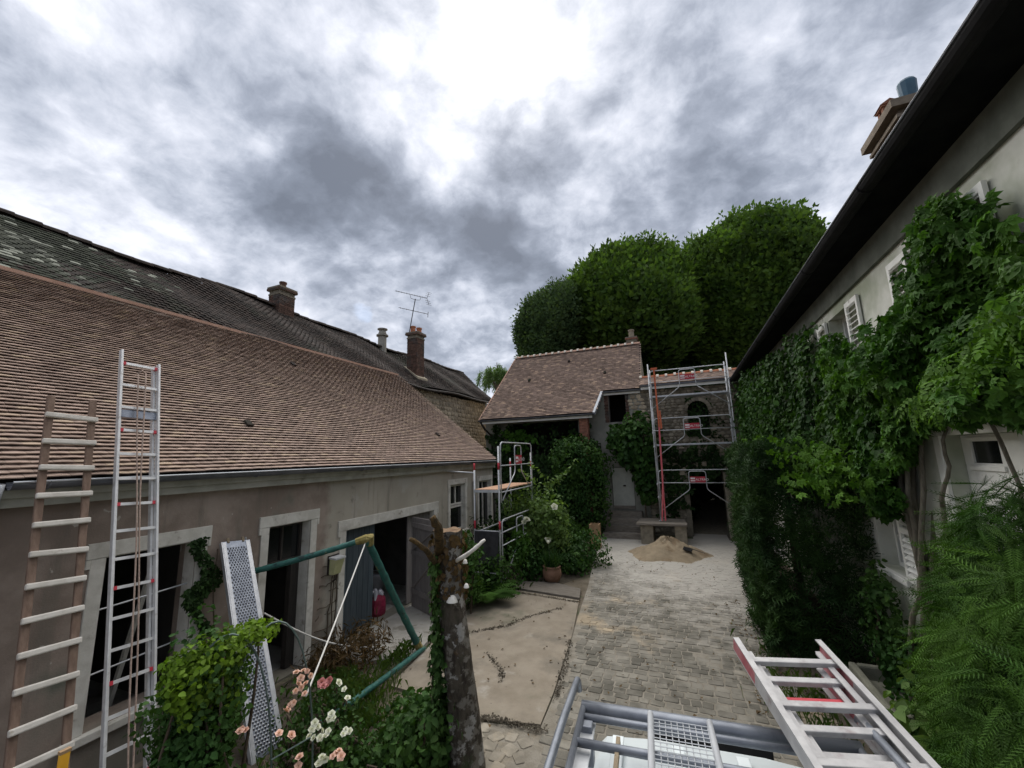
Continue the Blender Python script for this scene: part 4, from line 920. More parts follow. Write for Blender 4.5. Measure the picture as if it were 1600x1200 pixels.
# ================================================================== WHITE HOUSE (right)
wh = empty('white_house', (2.55, 8, 0), 'tall white creeper-covered house with a dark overhanging eave on the right', 'building')
XW = 2.55; EX, EZ4 = 2.08, 6.10
RH = {'u1': (7.50, 8.38, 4.05, 5.50), 'u2': (4.78, 5.60, 4.10, 5.50), 'l1': (4.62, 5.74, 1.0, 3.44), 'l2': (7.05, 7.85, 1.66, 2.9), 'u3': (11.2, 12.1, 4.05, 5.5), 'l3': (11.2, 12.1, 1.66, 2.9)}
holed_wall('x', XW, .4, -.5, 18.5, 0, 6.25, list(RH.values()), 'wall', 'white_wall', wh)
mb = MB(); mb.box(XW+.41, 18.1, 0, 9, 18.49, 6.2); mb.box(XW+.41, -.5, 0, 9, -.2, 6.2); mb.build('side_wall', 'white_wall', wh)
mb = MB(); mb.box(XW+.9, -.2, 0, XW+1.0, 18.1, 6.2); mb.build('inner_wall', 'interior_wall', wh)
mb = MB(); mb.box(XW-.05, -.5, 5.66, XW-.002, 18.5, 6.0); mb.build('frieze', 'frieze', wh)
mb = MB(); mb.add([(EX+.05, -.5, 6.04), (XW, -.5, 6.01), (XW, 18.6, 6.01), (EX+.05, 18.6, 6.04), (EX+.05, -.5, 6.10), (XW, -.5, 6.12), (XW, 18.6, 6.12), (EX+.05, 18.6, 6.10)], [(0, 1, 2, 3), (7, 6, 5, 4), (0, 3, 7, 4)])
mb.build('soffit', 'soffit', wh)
half_gutter(wh, (EX, 18.55, 6.10), (EX, -.5, 6.10), .085, 'rubber', 'zinc'); 
mb = MB(); mb.tube([(EX, 18.3, 6.0), (EX+.1, 18.3, 5.85), (XW-.08, 18.3, 5.6), (XW-.08, 18.3, .2)], .05, 8); mb.build('downpipe', 'iron', wh, smooth=True)
rf4 = part(wh, 'roof', (4, 9, 6.1)); ux = unit(np.array((3.4, 0, 3.0)))
mb = MB(); mb.prism([(EX+.02, -.5, 6.14), (5.6, -.5, 9.25), (9.1, -.5, 6.14)], (0, 19.1, 0)); mb.build('roof_deck', 'tile_old', rf4)
tiled(rf4, (EX+.0, -.5, 6.15), (0, 1, 0), ux, 19.1, 4.6, 'tile_old', wd=.17, expo=.11, th=.016, tilt=.12, n_single=0, seed=44)
brick_stack(rf4, 'chimney', 4.12, 8.55, 7.4, 8.92, .46, .98, 'chimney_stone', [], corb=.13, bricky=False)
zc = 9.06; chp = part(rf4, 'chimney_top', (4.1, 8.8, zc)); mb = MB(); x_, y_ = 4.10, 8.80
mb.lathe((x_, y_, zc), [(.17, 0), (.13, .12), (.12, .22)], 12)
for a in (0, 1, 2, 3): mb.frame_box((x_+.10*math.cos(a*1.571+.785), y_+.10*math.sin(a*1.571+.785), zc+.33), np.eye(3), (.035, .035, .12))
mb.box(x_-.13, y_-.13, zc+.44, x_+.13, y_+.13, zc+.47); mb.prism([(x_-.15, y_-.15, zc+.471), (x_+.15, y_-.15, zc+.471), (x_, y_-.15, zc+.56)], (0, .30, 0)); mb.build('chimney_pot', 'pot_brown', chp)
mb = MB(); mb.lathe((4.12, 8.16, zc-.0), [(.10, 0), (.12, .2), (.13, .38), (.11, .42), (.05, .42)], 12); mb.build('chimney_cowl', 'blue_pot', chp, smooth=False)
def shutter(parent, y0, y1, z0, z1, x, nl=16, mat='white_paint'):
    sh = part(parent, 'shutter', (x, (y0+y1)/2, z0)); fw = .055; mb = MB()
    mb.box(x-.018, y0, z0, x+.018, y0+fw, z1); mb.box(x-.018, y1-fw, z0, x+.018, y1, z1)
    for zz_ in (z0, (z0+z1)/2-.03, z1-.07): mb.box(x-.018, y0+fw+.001, zz_, x+.018, y1-fw-.001, zz_+.07)
    mb.build('shutter_frame', mat, sh); me = None; c0, c1 = z0+.09, z1-.09; zs = [z for z in np.linspace(c0, c1, nl) if abs(z-(z0+z1)/2) > .045]
    for z in zs:
        q = MB().frame_box((x, (y0+y1)/2, z), ((0, 1, 0), unit(np.array((-.75, 0, -.66))), unit(np.array((.66, 0, -.75)))), ((y1-y0)/2-fw, .032, .005))
        q.build('slat', mat, sh)
def rwin(key, label=None, glass='glass_dark', rows=3, deep=.22):
    y0, y1, z0, z1 = RH[key]; wn = part(wh, 'window', (XW, (y0+y1)/2, z0)); x = XW+deep; fw = .06; mb = MB()
    mb.box(x-.03, y0+.004, z0+.004, x+.03, y0+fw, z1-.004); mb.box(x-.03, y1-fw, z0+.004, x+.03, y1-.004, z1-.004); mb.box(x-.03, y0+fw+.001, z1-fw, x+.03, y1-fw-.001, z1-.004); mb.box(x-.03, y0+fw+.001, z0+.004, x+.03, y1-fw-.001, z0+fw)
    m_ = (y0+y1)/2; mb.box(x-.035, m_-.04, z0+fw+.001, x+.035, m_+.04, z1-fw-.001)
    for k in range(1, rows): z = z0+(z1-z0)*k/rows; mb.box(x-.02, y0+fw+.001, z-.015, x+.02, m_-.041, z+.015); mb.box(x-.02, m_+.041, z-.015, x+.02, y1-fw-.001, z+.015)
    mb.build('window_frame', 'white_paint', wn)
    for a, b in ((y0+fw, m_-.04), (m_+.04, y1-fw)):
        for k in range(rows): MB().box(x+.006, a, z0+(z1-z0)*k/rows+.016, x+.012, b, z0+(z1-z0)*(k+1)/rows-.016).build('pane', glass, wn)
    mb = MB(); mb.box(XW-.07, y0-.05, z0-.08, XW+.2, y1+.05, z0-.002); mb.build('sill', 'white_paint', wn, bevel=.008)
    return wn
for k in ('u1', 'u2', 'l2', 'u3', 'l3'):
    wn = rwin(k); y0, y1, z0, z1 = RH[k]; hw = (y1-y0)/2+.02
    shutter(wn, y0-hw-.03, y0-.03, z0, z1, XW-.035); 
    if k != 'l2': shutter(wn, y1+.03, y1+hw+.03, z0, z1, XW-.035)
# deep white doorway with small dark pane
dw = part(wh, 'doorway', (XW, 5.1, 1.0)); y0, y1, z0, z1 = RH['l1']
mb = MB(); mb.box(XW-.03, y0-.12, z0, XW, y0-.002, z1); mb.box(XW-.03, y1+.002, z0, XW, y1+.12, z1); mb.box(XW-.035, y0-.14, z1+.002, XW, y1+.14, z1+.20); mb.build('surround', 'white_paint', dw, bevel=.006)
mb = MB(); x = XW+.14
mb.box(x, y0+.004, z0+.004, x+.05, 5.20, z1-.004); mb.box(x, 5.60, z0+.004, x+.05, y1-.004, z1-.004); mb.box(x, 5.201, 3.37, x+.05, 5.599, z1-.004); mb.box(x, 5.201, z0+.004, x+.05, 5.599, 3.16); mb.box(x-.02, 5.15, 3.09, x-.001, 5.65, 3.14); mb.box(x-.02, 5.15, 3.39, x-.001, 5.65, 3.41); mb.box(x-.014, 4.70, 1.15, x-.001, 5.55, 1.9); mb.build('door_leaf', 'white_paint', dw, bevel=.004)
MB().box(x+.02, 5.201, 3.161, x+.03, 5.599, 3.369).build('pane', 'glass_dark', dw)
shutter(dw, 4.0, 4.46, 1.1, 3.4, XW-.035, nl=24)
# ================================================================== SCAFFOLD in front of the stone wall
sc = empty('scaffold', (.4, 17.3, 0), 'tall steel scaffold with red name plates standing against the stone wall', 'scaffold')
SX0, SX1, SYF, SYB = -.97, 1.86, 17.0, 17.72
def coupler(p): return MB().lathe((p[0], p[1], p[2]-.04), [(.035, 0), (.042, .02), (.042, .06), (.035, .08)], 8)
for x, y, zb, zt in ((SX0, SYF, .80, 6.85), (SX0+.02, SYB, .80, 6.75), (SX1, SYF, .06, 7.0), (SX1-.02, SYB, .06, 6.8)):
    mb = MB(); mb.tube([(x, y, zb+.15), (x, y, zt)], .024, 8); p = mb.build('post', 'galv', sc, smooth=True)
    mb = MB(); mb.tube([(x, y, zb+.01), (x, y, zb+.2)], .017, 6); mb.box(x-.07, y-.07, zb, x+.07, y+.07, zb+.008); mb.build('base_jack', 'galv', sc)
    for z in (1.66, 2.15, 3.56, 4.1, 5.46, 6.0): coupler((x, y, z)).build('coupler', 'galv', sc)
for x in (SX0+.01, SX1-.01):
    for z in (1.60, 3.54, 5.44, 6.35):
        MB().tube([(x, SYF, z), (x, SYB, z)], .02, 7).build('transom', 'galv', sc, smooth=True)
    for z in (1.65, 3.6): MB().tube([(x, SYF, z), (x, SYB, z+1.75)], .017, 6).build('diagonal_brace', 'galv', sc, smooth=True)
for z in (3.56, 5.46):
    for k in range(2):
        y0 = SYF+.03+k*.34; mb = MB(); mb.box(SX0+.03, y0, z+.03, SX1-.03, y0+.32, z+.095); mb.box(SX0-.02, y0+.05, z-.01, SX0+.029, y0+.10, z+.06); mb.box(SX1-.029, y0+.05, z-.01, SX1+.02, y0+.10, z+.06)
        mb.build('deck', 'steel_bright', sc, bevel=.006)
def guard(z, y, x0, x1, parent, mat='galv'):
    """guard-rail frame: rounded top hoop, mid rail, raised centre loop splaying to the posts"""
    gf = part(parent, 'guard_frame', ((x0+x1)/2, y, z)); c = (x0+x1)/2; w_ = .29
    MB().tube(rounded([(x0+.06, y, z-.55), (x0+.06, y, z+1.05), (x1-.06, y, z+1.05), (x1-.06, y, z-.55)], .14), .018, 7).build('hoop', mat, gf, smooth=True)
    MB().tube([(x0+.01, y-.03, z+.58), (x1-.01, y-.03, z+.58)], .016, 7).build('mid_rail', mat, gf, smooth=True)
    MB().tube(rounded([(x0+.05, y-.02, z-.45), (c-w_, y-.02, z+.34), (c-w_, y-.02, z+1.0), (c+w_, y-.02, z+1.0), (c+w_, y-.02, z+.34), (x1-.05, y-.02, z-.45)], .10), .016, 7).build('centre_loop', mat, gf, smooth=True)
def plate(parent, x, y, z, w_, h_, face=(0, -1, 0), right=(1, 0, 0), words='ALTRAD'):
    f, r = np.array(face, float), np.array(right, float); sg = part(parent, 'name_plate', (x, y, z)); c = np.array((x, y, z))
    MB().frame_box(c, (r, f, (0, 0, 1)), (w_/2, .006, h_/2)).build('plate', 'red_plastic', sg)
    mb = MB(); b = c+f*.009
    text_into(mb, words, b-r*(w_*.5-w_*.36)-np.array((0, 0, h_*.19)), r, (0, 0, 1.), h_*.40, 0); mb.build('lettering', 'sign_white', sg)
    mb = MB(); a = b-r*w_*.32; k = h_*.34   # square emblem with a folded stroke
    mb.frame_box(a+np.array((0, 0, k*.55)), (r, f, (0, 0, 1)), (k*1.1, .002, k*.42)); mb.frame_box(a-np.array((0, 0, k*.62)), (r, f, (0, 0, 1)), (k*1.1, .002, k*.3)); mb.build('emblem', 'sign_white', sg)
for z in (1.62, 3.60, 5.50):
    guard(z, SYF-.03, SX0, SX1, sc); plate(sc, (SX0+SX1)/2, SYF-.075, z+.70, .52, .21)
# orange strap hanging down the scaffold
so = empty('orange_strap', (-.72, 16.9, .8), 'bright orange hoisting strap running down the scaffold face and fading to pink', 'strap')
mb = MB(); mb.beam((-.74, 16.86, 6.62), (-.73, 16.86, 4.3), .06, .012, up=(0, 1, 0)); mb.beam((-.66, 16.87, 4.95), (-.65, 16.87, 4.25), .06, .012, up=(0, 1, 0)); mb.box(-.86, 16.84, 6.58, -.62, 16.90, 6.66); mb.build('upper_strap', 'orange_strap', so)
mb = MB(); mb.beam((-.73, 16.86, 4.31), (-.78, 16.86, 2.2), .06, .012, up=(0, 1, 0)); mb.beam((-.78, 16.86, 2.21), (-.92, 16.84, .82), .055, .012, up=(0, 1, 0)); mb.beam((-.78, 16.88, 2.2), (-.80, 16.86, .82), .05, .012, up=(0, 1, 0)); mb.build('lower_strap', 'pink_strap', so)
# plank bench under the scaffold's left legs
pb = empty('plank_bench', (-.95, 17.1, 0), 'rough planks laid on two blocks behind the sand heap', 'bench')
for k in range(3): MB().box(-1.82+.03*k, 16.45+.45*k, .70, -.06-.04*k, 16.88+.45*k, .78).build('plank', 'wood_old', pb, bevel=.01)
for x0, x1 in ((-1.70, -1.25), (-.50, -.10)): MB().box(x0, 16.55, .0, x1, 17.6, .698).build('block', 'stone_grey', pb, bevel=.02)
# sand heap
n = 34; V = []; F = []
for i in range(n+1):
    for j in range(48):
        r_ = i/n; a = 2*math.pi*j/48; R_ = (1.14+.14*math.sin(2*a+1)+.12*math.sin(5*a)+.05*math.sin(11*a)); x, y = -.72+R_*1.02*r_*math.cos(a), 15.05+R_*1.0*r_*math.sin(a)
        h = .52*max(0, 1-(r_*1.02)**1.15)**1.1*(1+.10*math.sin(3*a+.6)+.06*math.sin(5*a+r_*6))+(.05*math.sin(6*x+2*y+1)*math.sin(5*y)+.03*math.sin(14*x+y*3)*math.sin(12*y+x*5)+.02*rng.normal())*(1-r_)**.7
        V.append((x, y, max(.018*(1-r_)+.002, h)+.03*(1-r_)+.012))
for i in range(n):
    for j in range(48): F.append((i*48+j, (i+1)*48+j, (i+1)*48+(j+1) % 48, i*48+(j+1) % 48))
MB().add(V, F, 0, .5).build('sand_heap', 'sand', smooth=True, label='conical heap of yellow building sand in front of the plank bench', cat='sand heap')
shv = empty('shovel', (-.10, 14.6, .2), 'black shovel blade left lying on the side of the sand heap', 'shovel')
p = np.array((-.12, 14.72, .30)); MB().prism([p+np.array(q) for q in ((-.14, -.1, .0), (.12, -.12, -.06), (.16, .06, .0), (-.10, .10, .05))], (0, 0, .015)).build('blade', 'rubber', shv); MB().tube([p+np.array((.12, 0, .02)), p+np.array((.5, .12, -.12))], .014, 6).build('handle', 'wood_old', shv)

# ================================================================== SMALL SCAFFOLD TOWER by the outbuilding
tw = empty('scaffold_tower', (-4.75, 11, 0), 'small scaffold tower with an orange plywood deck beside the outbuilding', 'scaffold')
TX0, TX1, TY0, TY1, TZ = -5.10, -4.40, 9.78, 12.25, 2.50
for x, y, zt in ((TX0, TY0, 3.20), (TX1, TY0, 3.62), (TX1, TY1, 3.45), (TX0, TY1, 3.3)):
    MB().tube([(x, y, .04), (x, y, zt)], .024, 8).build('post', 'galv', tw, smooth=True)
    MB().tube([(x, y, 3.02), (x, y, 3.20)], .026, 8).build('red_marker', 'red_plastic', tw, smooth=True)
    MB().tube([(x, y, 1.55), (x, y, 1.75)], .026, 8).build('red_marker', 'red_plastic', tw, smooth=True)
for y in (TY0, TY1):
    for z in (.5, 1.5, TZ-.04): MB().tube([(TX0, y, z), (TX1, y, z)], .018, 6).build('transom', 'galv', tw, smooth=True)
for x in (TX0, TX1):
    for z in (1.45, TZ-.06): MB().tube([(x, TY0, z), (x, TY1, z)], .018, 6).build('ledger', 'galv', tw, smooth=True)
mb = MB(); mb.box(TX0+.02, TY0-.04, TZ, TX1-.02, TY1+.04, TZ+.03); mb.build('deck_board', 'plywood', tw); mb = MB(); mb.box(TX0, TY0-.05, TZ-.05, TX1, TY0-.02, TZ+.02); mb.build('deck_edge', 'galv', tw)
def guard_y(z, x, y0, y1, parent):
    gf = part(parent, 'guard_frame', (x, (y0+y1)/2, z)); c = (y0+y1)/2; w_ = .25
    MB().tube(rounded([(x, y0+.05, z-.3), (x, y0+.05, z+1.22), (x, y1-.05, z+1.22), (x, y1-.05, z-.3)], .14), .018, 7).build('hoop', 'galv', gf, smooth=True)
    MB().tube([(x+.03, y0, z+.62), (x+.03, y1, z+.62)], .016, 6).build('mid_rail', 'galv', gf, smooth=True)
    MB().tube(rounded([(x+.02, y0+.08, z-.25), (x+.02, c-w_, z+.42), (x+.02, c-w_, z+1.15), (x+.02, c+w_, z+1.15), (x+.02, c+w_, z+.42), (x+.02, y1-.08, z-.25)], .1), .016, 6).build('centre_loop', 'galv', gf, smooth=True)
guard_y(TZ, TX1+.04, TY0, TY1, tw); guard_y(TZ-1.95, TX1+.04, TY0, TY1, tw)
plate(tw, TX1+.08, (TY0+TY1)/2, TZ+.76, .46, .24, face=(1, 0, 0), right=(0, 1, 0))
MB().tube([(TX0, TY0, 2.95), (X0+.02, 9.9, 3.0)], .02, 6).build('wall_tie', 'galv', tw, smooth=True)
V = []; F = []
for i in range(9):
    for j in range(13): V.append((TX0+.02+.66*i/8, TY0-.05-.025*math.sin(i*2.2+j*.3)*(j/12), 1.50-.80*j/12-.05*math.sin(i*1.3)*(j/12)))
for i in range(8):
    for j in range(12): F.append((i*13+j, (i+1)*13+j, (i+1)*13+j+1, i*13+j+1))
MB().add(V+[(x, y-.006, z) for x, y, z in V], F+[tuple(q+len(V) for q in reversed(f)) for f in F], 0, .5).build('dark_sheet', 'box_dark', smooth=True, label='dark sheet draped over the low bar of the scaffold tower', cat='sheet')

# ================================================================== LADDERS
def ladder_axes(foot, contact, wdir):
    f, c = np.array(foot, float), np.array(contact, float); d = unit(c-f); w_ = np.array(wdir, float); w_ = unit(w_-d*(w_@d)); n = np.cross(w_, d); return f, d, w_, (n if n[0] > 0 else -n)
f, d, w_, n = ladder_axes((-4.87, 2.60, 0), (-5.77, 2.76, 3.24), (0, 1, 0))
LA = empty('extension_ladder', f, 'tall aluminium extension ladder with a hoisting rope leaning on the outbuilding gutter', 'ladder')
Lt = 3.24/d[2]*1.455
for sec, (half, off, l0, l1) in enumerate(((.163, 0., .0, Lt-.12), (.190, .052, .35, Lt))):
    for s_ in (-1, 1):
        a, b = f+w_*s_*half+n*off+d*l0, f+w_*s_*half+n*off+d*(l1-(.10 if s_ > 0 and sec else 0))
        MB().beam(a, b, .024, .056, up=n).build('rail', 'alu', LA, bevel=.004)
    k = 0; q = l0+.18
    while q < l1-.12:
        red = (k % 3 == 0); c = f+d*q+n*off
        if sec == 0 and q > .6: q += .28; k += 1; continue
        MB().beam(c-w_*half, c+w_*half, .030, .026, up=n).build('rung', 'alu', LA)
        if red and sec == 1:
            for s_ in (-1, 1): MB().beam(c+w_*s_*(half-.016), c+w_*s_*(half-.045), .036, .032, up=n).build('red_ferrule', 'red_plastic', LA)
        q += .28; k += 1
c = f+d*(Lt-.80)+n*.03; MB().frame_box(c, (w_, d, n), (.19, .045, .018)).build('pulley_bracket', 'steel', LA)
mb = MB()
for o_ in (-.025, .02):
    pts = [f+w_*(o_+.01*math.sin(t*9+o_*90))+n*(.10+.012*math.sin(t*5+o_*70))+d*(Lt-.28-(Lt-.5)*t) for t in np.linspace(0, 1, 26)]
    mb.tube(pts, .008, 5)
mb.tube([f+d*(Lt-.28)+n*.10-w_*.03, f+d*(Lt-.25)+n*.10, f+d*(Lt-.28)+n*.10+w_*.03], .012, 5); mb.build('rope', 'rope', LA, smooth=True)
f, d, w_, n = ladder_axes((-4.86, 2.0, 0), (-5.77, 2.19, 3.24), (0, 1, 0))
LB = empty('wooden_ladder', f, 'old brown wooden ladder with pale worn rungs leaning at the near end of the outbuilding', 'ladder')
Lt = 3.24/d[2]*1.262
for s_ in (-1, 1): MB().beam(f+w_*s_*.165, f+w_*s_*.165+d*Lt, .062, .032, up=n).build('rail', 'wood_stile', LB, bevel=.008)
q = .22; k = 0
while q < Lt-.05:
    c = f+d*q+n*.034; ro = random.uniform(-.008, .008); MB().beam(c-w_*.205+d*ro, c+w_*.205-d*ro, .054, .040, up=n).build('rung', 'wood_worn', LB, bevel=.012)
    q += .272; k += 1
# yellow handle by the ladder foot
p = DP(101, 1176, 2.9); yh = empty('spirit_level', p-np.array((0, 0, .9)), 'bright yellow tool standing upright by the wooden ladder foot', 'tool')
MB().beam(p-np.array((.02, 0, .95)), p, .055, .03, up=(1, 0, 0)).build('body', 'plastic_yellow', yh, bevel=.006); MB().beam(p, p+np.array((0, 0, .02)), .06, .034, up=(1, 0, 0)).build('end_cap', 'wood_warm', yh)
# perforated steel walkway leaning on the wall
top, foot = np.array((-5.99, 4.15, 2.27)), np.array((-4.60, 3.80, .02))
d = unit(foot-top); w_ = np.array((.06, 1., 0)); w_ = unit(w_-d*(w_@d)); n = np.cross(d, w_); n = n if n[0] > 0 else -n; L = np.linalg.norm(foot-top)
WK = empty('steel_walkway', foot, 'perforated silver scaffold plank leaning upright against the outbuilding wall', 'scaffold plank')
hw = .185; MB().frame_box((top+foot)/2, (w_, n, d), (hw, .003, L/2)).build('plate', 'steel', WK)
for s_ in (-1, 1):
    MB().frame_box((top+foot)/2+w_*s_*hw-n*.022, (w_, n, d), (.006, .028, L/2)).build('side_flange', 'steel_bright', WK)
    MB().frame_box((top+foot)/2+w_*s_*(hw-.03)+n*.005, (w_, n, d), (.022, .003, L/2-.01)).build('border', 'steel_bright', WK)
    MB().tube([top+w_*s_*.10-d*.05, top+w_*s_*.10+d*.02], .018, 7).build('hook', 'sand', WK)
mb = MB(); rows = int((L-.2)/.034)
for i in range(rows):
    for j in range(7):
        c = top+d*(.11+i*.034)+w_*(-.108+.036*j+(.018 if i % 2 else 0)-.009)+n*.0045
        mb.add([c-w_*.013, c+d*.013, c+w_*.013, c-d*.011], [(0, 1, 2, 3)], 0)
        mb.add([c-w_*.014-d*.014, c-d*.024+n*.001, c+w_*.014-d*.014, c-d*.012+n*.011], [(0, 3, 1), (1, 3, 2), (0, 2, 3)], 1)
mb.build('perforations', ['box_dark', 'steel_bright'], WK, kind='stuff')

# ================================================================== GREEN POLE FRAME AND ROPES
P0, P1, P2, P3 = np.array((-5.93, 4.42, 1.80)), np.array((-4.62, 5.26, 2.16)), np.array((-4.56, 6.62, .07)), np.array((-4.24, 4.05, .30))
GF = empty('swing_frame', (P1+P2)/2*np.array((1, 1, 0)), 'mossy green pole frame set up as a leaning triangle in front of the garage', 'pole frame')
def wrapped(a, b, r0, name):
    t = np.linspace(0, 1, 60); mb = MB(); rr = [r0*(1+.05*math.sin(i*1.1)+.05*(i % 9 == 0)) for i in range(60)]
    mb.tube([a+(b-a)*x+np.array((0, 0, -.05))*math.sin(math.pi*x)*.3 for x in t], rr, 10); mb.build(name, 'pole_green', GF, smooth=True)
wrapped(P1, P0, .042, 'top_pole'); wrapped(P1, P2, .058, 'leg_pole'); wrapped(P2+np.array((.05, .05, .0)), P3, .042, 'ground_pole')
mb = MB(); mb.tube([P1+unit(P0-P1)*.16, P1, P1+np.array((.02, .03, .02)), P1+unit(P2-P1)*.12], [.05, .07, .075, .065], 9); mb.build('top_knot', 'moss_knot', GF)
mb = MB(); mb.tube([P2+unit(P1-P2)*.18, P2+unit(P1-P2)*.04], [.060, .066], 9); mb.build('foot_knot', 'moss_knot', GF)
ra, rb = P1+np.array((0, -.02, -.05)), np.array((-3.55, 3.15, .45))
def rope(a, b, sagz, r0, mat, label, name='guy_rope'):
    mb = MB(); mb.tube([a+(b-a)*t-np.array((0, 0, sagz))*math.sin(math.pi*t) for t in np.linspace(0, 1, 24)], r0, 6)
    return mb.build(name, mat, smooth=True, label=label, cat='rope')
rope(ra, DP(478, 1088, 4.0), .02, .010, 'rope_white', 'white rope stretched from the pole frame top down to the roses')
rope(XP(413, 958, -5.9), DP(600, 1011, 7.2), .16, .013, 'rope_white', 'slack white rope running from the doorway towards the garage')
# ================================================================== TREE STUMP
TS = empty('tree_stump', (-2.46, 4.42, 0), 'tall cut-off birch trunk with bracket fungi and mossy stubs in the middle of the yard', 'tree stump')
B0, B1 = np.array((-2.45, 4.42, 0)), np.array((-2.66, 4.42, 2.50)); K, Nn = 46, 30; V = []; F = []
def trunk_r(t, a): return (.185-.035*min(1, t*1.6)**.8+.03*max(0, t-.88)*8+.02*max(0, .12-t)*6)*(1+.05*math.sin(3*a+t*5)+.04*math.sin(7*a-t*11)+.025*math.sin(15*a+t*31)*math.sin(t*47))
for i in range(K+1):
    t = i/K; c = B0+(B1-B0)*t+np.array((.03*math.sin(t*5), .02*math.cos(t*6), 0))
    for j in range(Nn):
        a = 2*math.pi*j/Nn; r_ = trunk_r(t, a); V.append(c+np.array((r_*math.cos(a), r_*math.sin(a), .012*math.sin(a*5) if i == K else 0)))
for i in range(K):
    for j in range(Nn): F.append((i*Nn+j, i*Nn+(j+1) % Nn, (i+1)*Nn+(j+1) % Nn, (i+1)*Nn+j))
tr = MB().add(V, F, 0, .5).build('trunk', 'bark_birch', TS, smooth=True)
V2 = [np.array(v)+np.array((0, 0, .002)) for v in V[-Nn:]]+[V[-1]*0+B1+np.array((0, .0, .015))]
MB().add(V2, [(j, (j+1) % Nn, Nn) for j in range(Nn)], 0, .5).build('cut_face', 'cut_wood', TS)
def stub(pts, r0, r1, mat, name='branch_stub'): 
    P = np.array(pts); mb = MB(); k = 9; t = np.linspace(0, 1, k); Q = np.stack([np.interp(t, np.linspace(0, 1, len(P)), P[:, i]) for i in range(3)], 1)
    Q += rng.normal(size=Q.shape)*r0*.12; mb.tube(Q, list(np.linspace(r0, r1, k)*(1+.25*rng.random(k))), 8); mb.build(name, mat, TS, smooth=True)
stub([(-2.72, 4.33, 2.28), DP(687, 828, 4.28), DP(676, 808, 4.25)], .05, .034, 'moss_orange'); stub([(-2.75, 4.30, 2.15), DP(665, 858, 4.2), DP(641, 842, 4.15)], .032, .018, 'moss_orange')
stub([(-2.52, 4.35, 2.18), DP(742, 858, 4.3), DP(757, 843, 4.3)], .022, .014, 'fungus')
def fungus(px, py, rx, rz):
    p = YP(px, py, 4.42-.125); fr = MB(); n_ = 12; V = []
    for k, (s_, z) in enumerate(((1., 0), (.96, .018), (.7, .06), (.3, .085))):
        for j in range(n_): a = math.pi*(1+j/(n_-1)); V.append((p[0]+rx*s_*math.cos(a), p[1]+.12*0+rx*1.0*s_*math.sin(a), p[2]+z*rz/.085))
    F = [(i*n_+j, i*n_+j+1, (i+1)*n_+j+1, (i+1)*n_+j) for i in range(3) for j in range(n_-1)]+[tuple(range(n_-1, -1, -1)), tuple(3*n_+j for j in range(n_))]+[(i*n_, (i+1)*n_, (i+1)*n_+n_-1, i*n_+n_-1) for i in range(3)]
    fr.add(V, F, 0, .5).build('bracket_fungus', 'fungus', TS, smooth=False)
fungus(707, 940, .068, .07); fungus(727, 880, .030, .045); fungus(729, 918, .032, .045)

# ================================================================== VAN with roof rack and ladder
VR = math.radians(4.5); vx, vy = math.cos(VR), math.sin(VR); VO = np.array((-.02, 2.70, 0.))   # rear edge of the roof, centre
def vw(x, y, z): return VO+np.array((vx*x-vy*y, vy*x+vx*y, 0))+np.array((0, 0, z))
van = empty('van', VO, 'white van parked under the window with a grey steel roof rack', 'van')
secs = [(-4.15, .55, .80, .35), (-4.05, .62, .95, .32), (-3.2, .80, 1.10, .3), (-2.45, .80, 1.20, .3), (-1.75, .62, 1.78, .3), (-1.2, .66, 1.85, .28), (-.3, .66, 1.84, .28), (-.06, .65, 1.81, .28), (.02, .66, 1.70, .28), (.07, .83, .95, .28), (.06, .82, .35, .28)]
V = []; F = []; nn = 14
for y, hwid, zt, zb in secs:
    prof = [(-1, 0), (-1.06, .25), (-1.06, .55), (-1.0, .80), (-.93, .93), (-.80, .985), (-.4, 1.0), (.4, 1.0), (.80, .985), (.93, .93), (1.0, .80), (1.06, .55), (1.06, .25), (1, 0)]
    for u, v in prof: V.append(vw(u*hwid, y, zb+(zt-zb)*v))
for i in range(len(secs)-1):
    for j in range(nn-1): F.append((i*nn+j, i*nn+j+1, (i+1)*nn+j+1, (i+1)*nn+j))
F += [tuple(range(nn)), tuple((len(secs)-1)*nn+j for j in reversed(range(nn)))]
MB().add(V, F, 0, .5).build('body', 'van_white', van, smooth=True)
mb = MB()
for y in np.linspace(-1.0, -.12, 2):
    pass
for x in (-.45, -.15, .15, .45): mb.frame_box(vw(x, -.62, 1.842), ((vx, vy, 0), (-vy, vx, 0), (0, 0, 1)), (.03, .48, .006))
mb.build('roof_rib', 'van_white', van, bevel=.005, kind='stuff')
V = []; F = []
for k, s_ in enumerate(np.linspace(-1, 1, 9)): V += [vw(.02+.30*s_, .03, 1.80), vw(.02+.30*s_, .20-.16*s_*s_, 1.79), vw(.02+.30*s_, .18-.16*s_*s_, 1.75), vw(.02+.30*s_, .03, 1.73)]
for k in range(8):
    for j in range(4): F.append((4*k+j, 4*k+(j+1) % 4, 4*k+4+(j+1) % 4, 4*k+4+j))
F += [(0, 1, 2, 3), (35, 34, 33, 32)]
MB().add(V, F, 0, .5).build('rear_spoiler', 'rubber', van, smooth=False)
for s_ in (-1, 1):
    MB().prism([vw(s_*.06, .055, 1.55), vw(s_*.66, .055, 1.55), vw(s_*.70, .085, 1.08), vw(s_*.06, .085, 1.08)], tuple(np.array((-vy, vx, 0))*.012)).build('rear_window', 'glass_dark', van)
    for y in (-.75, -3.3):
        c0, c1 = vw(s_*.72, y, .31), vw(s_*.90, y, .31); mb = MB(); mb.tube([c0, c1], .31, 18); wl = mb.build('wheel', 'rubber', van, smooth=False); mb = MB(); mb.tube([c1-(c1-c0)*.05, c1+(c1-c0)*.03], .19, 14); mb.build('rim', 'steel', wl)
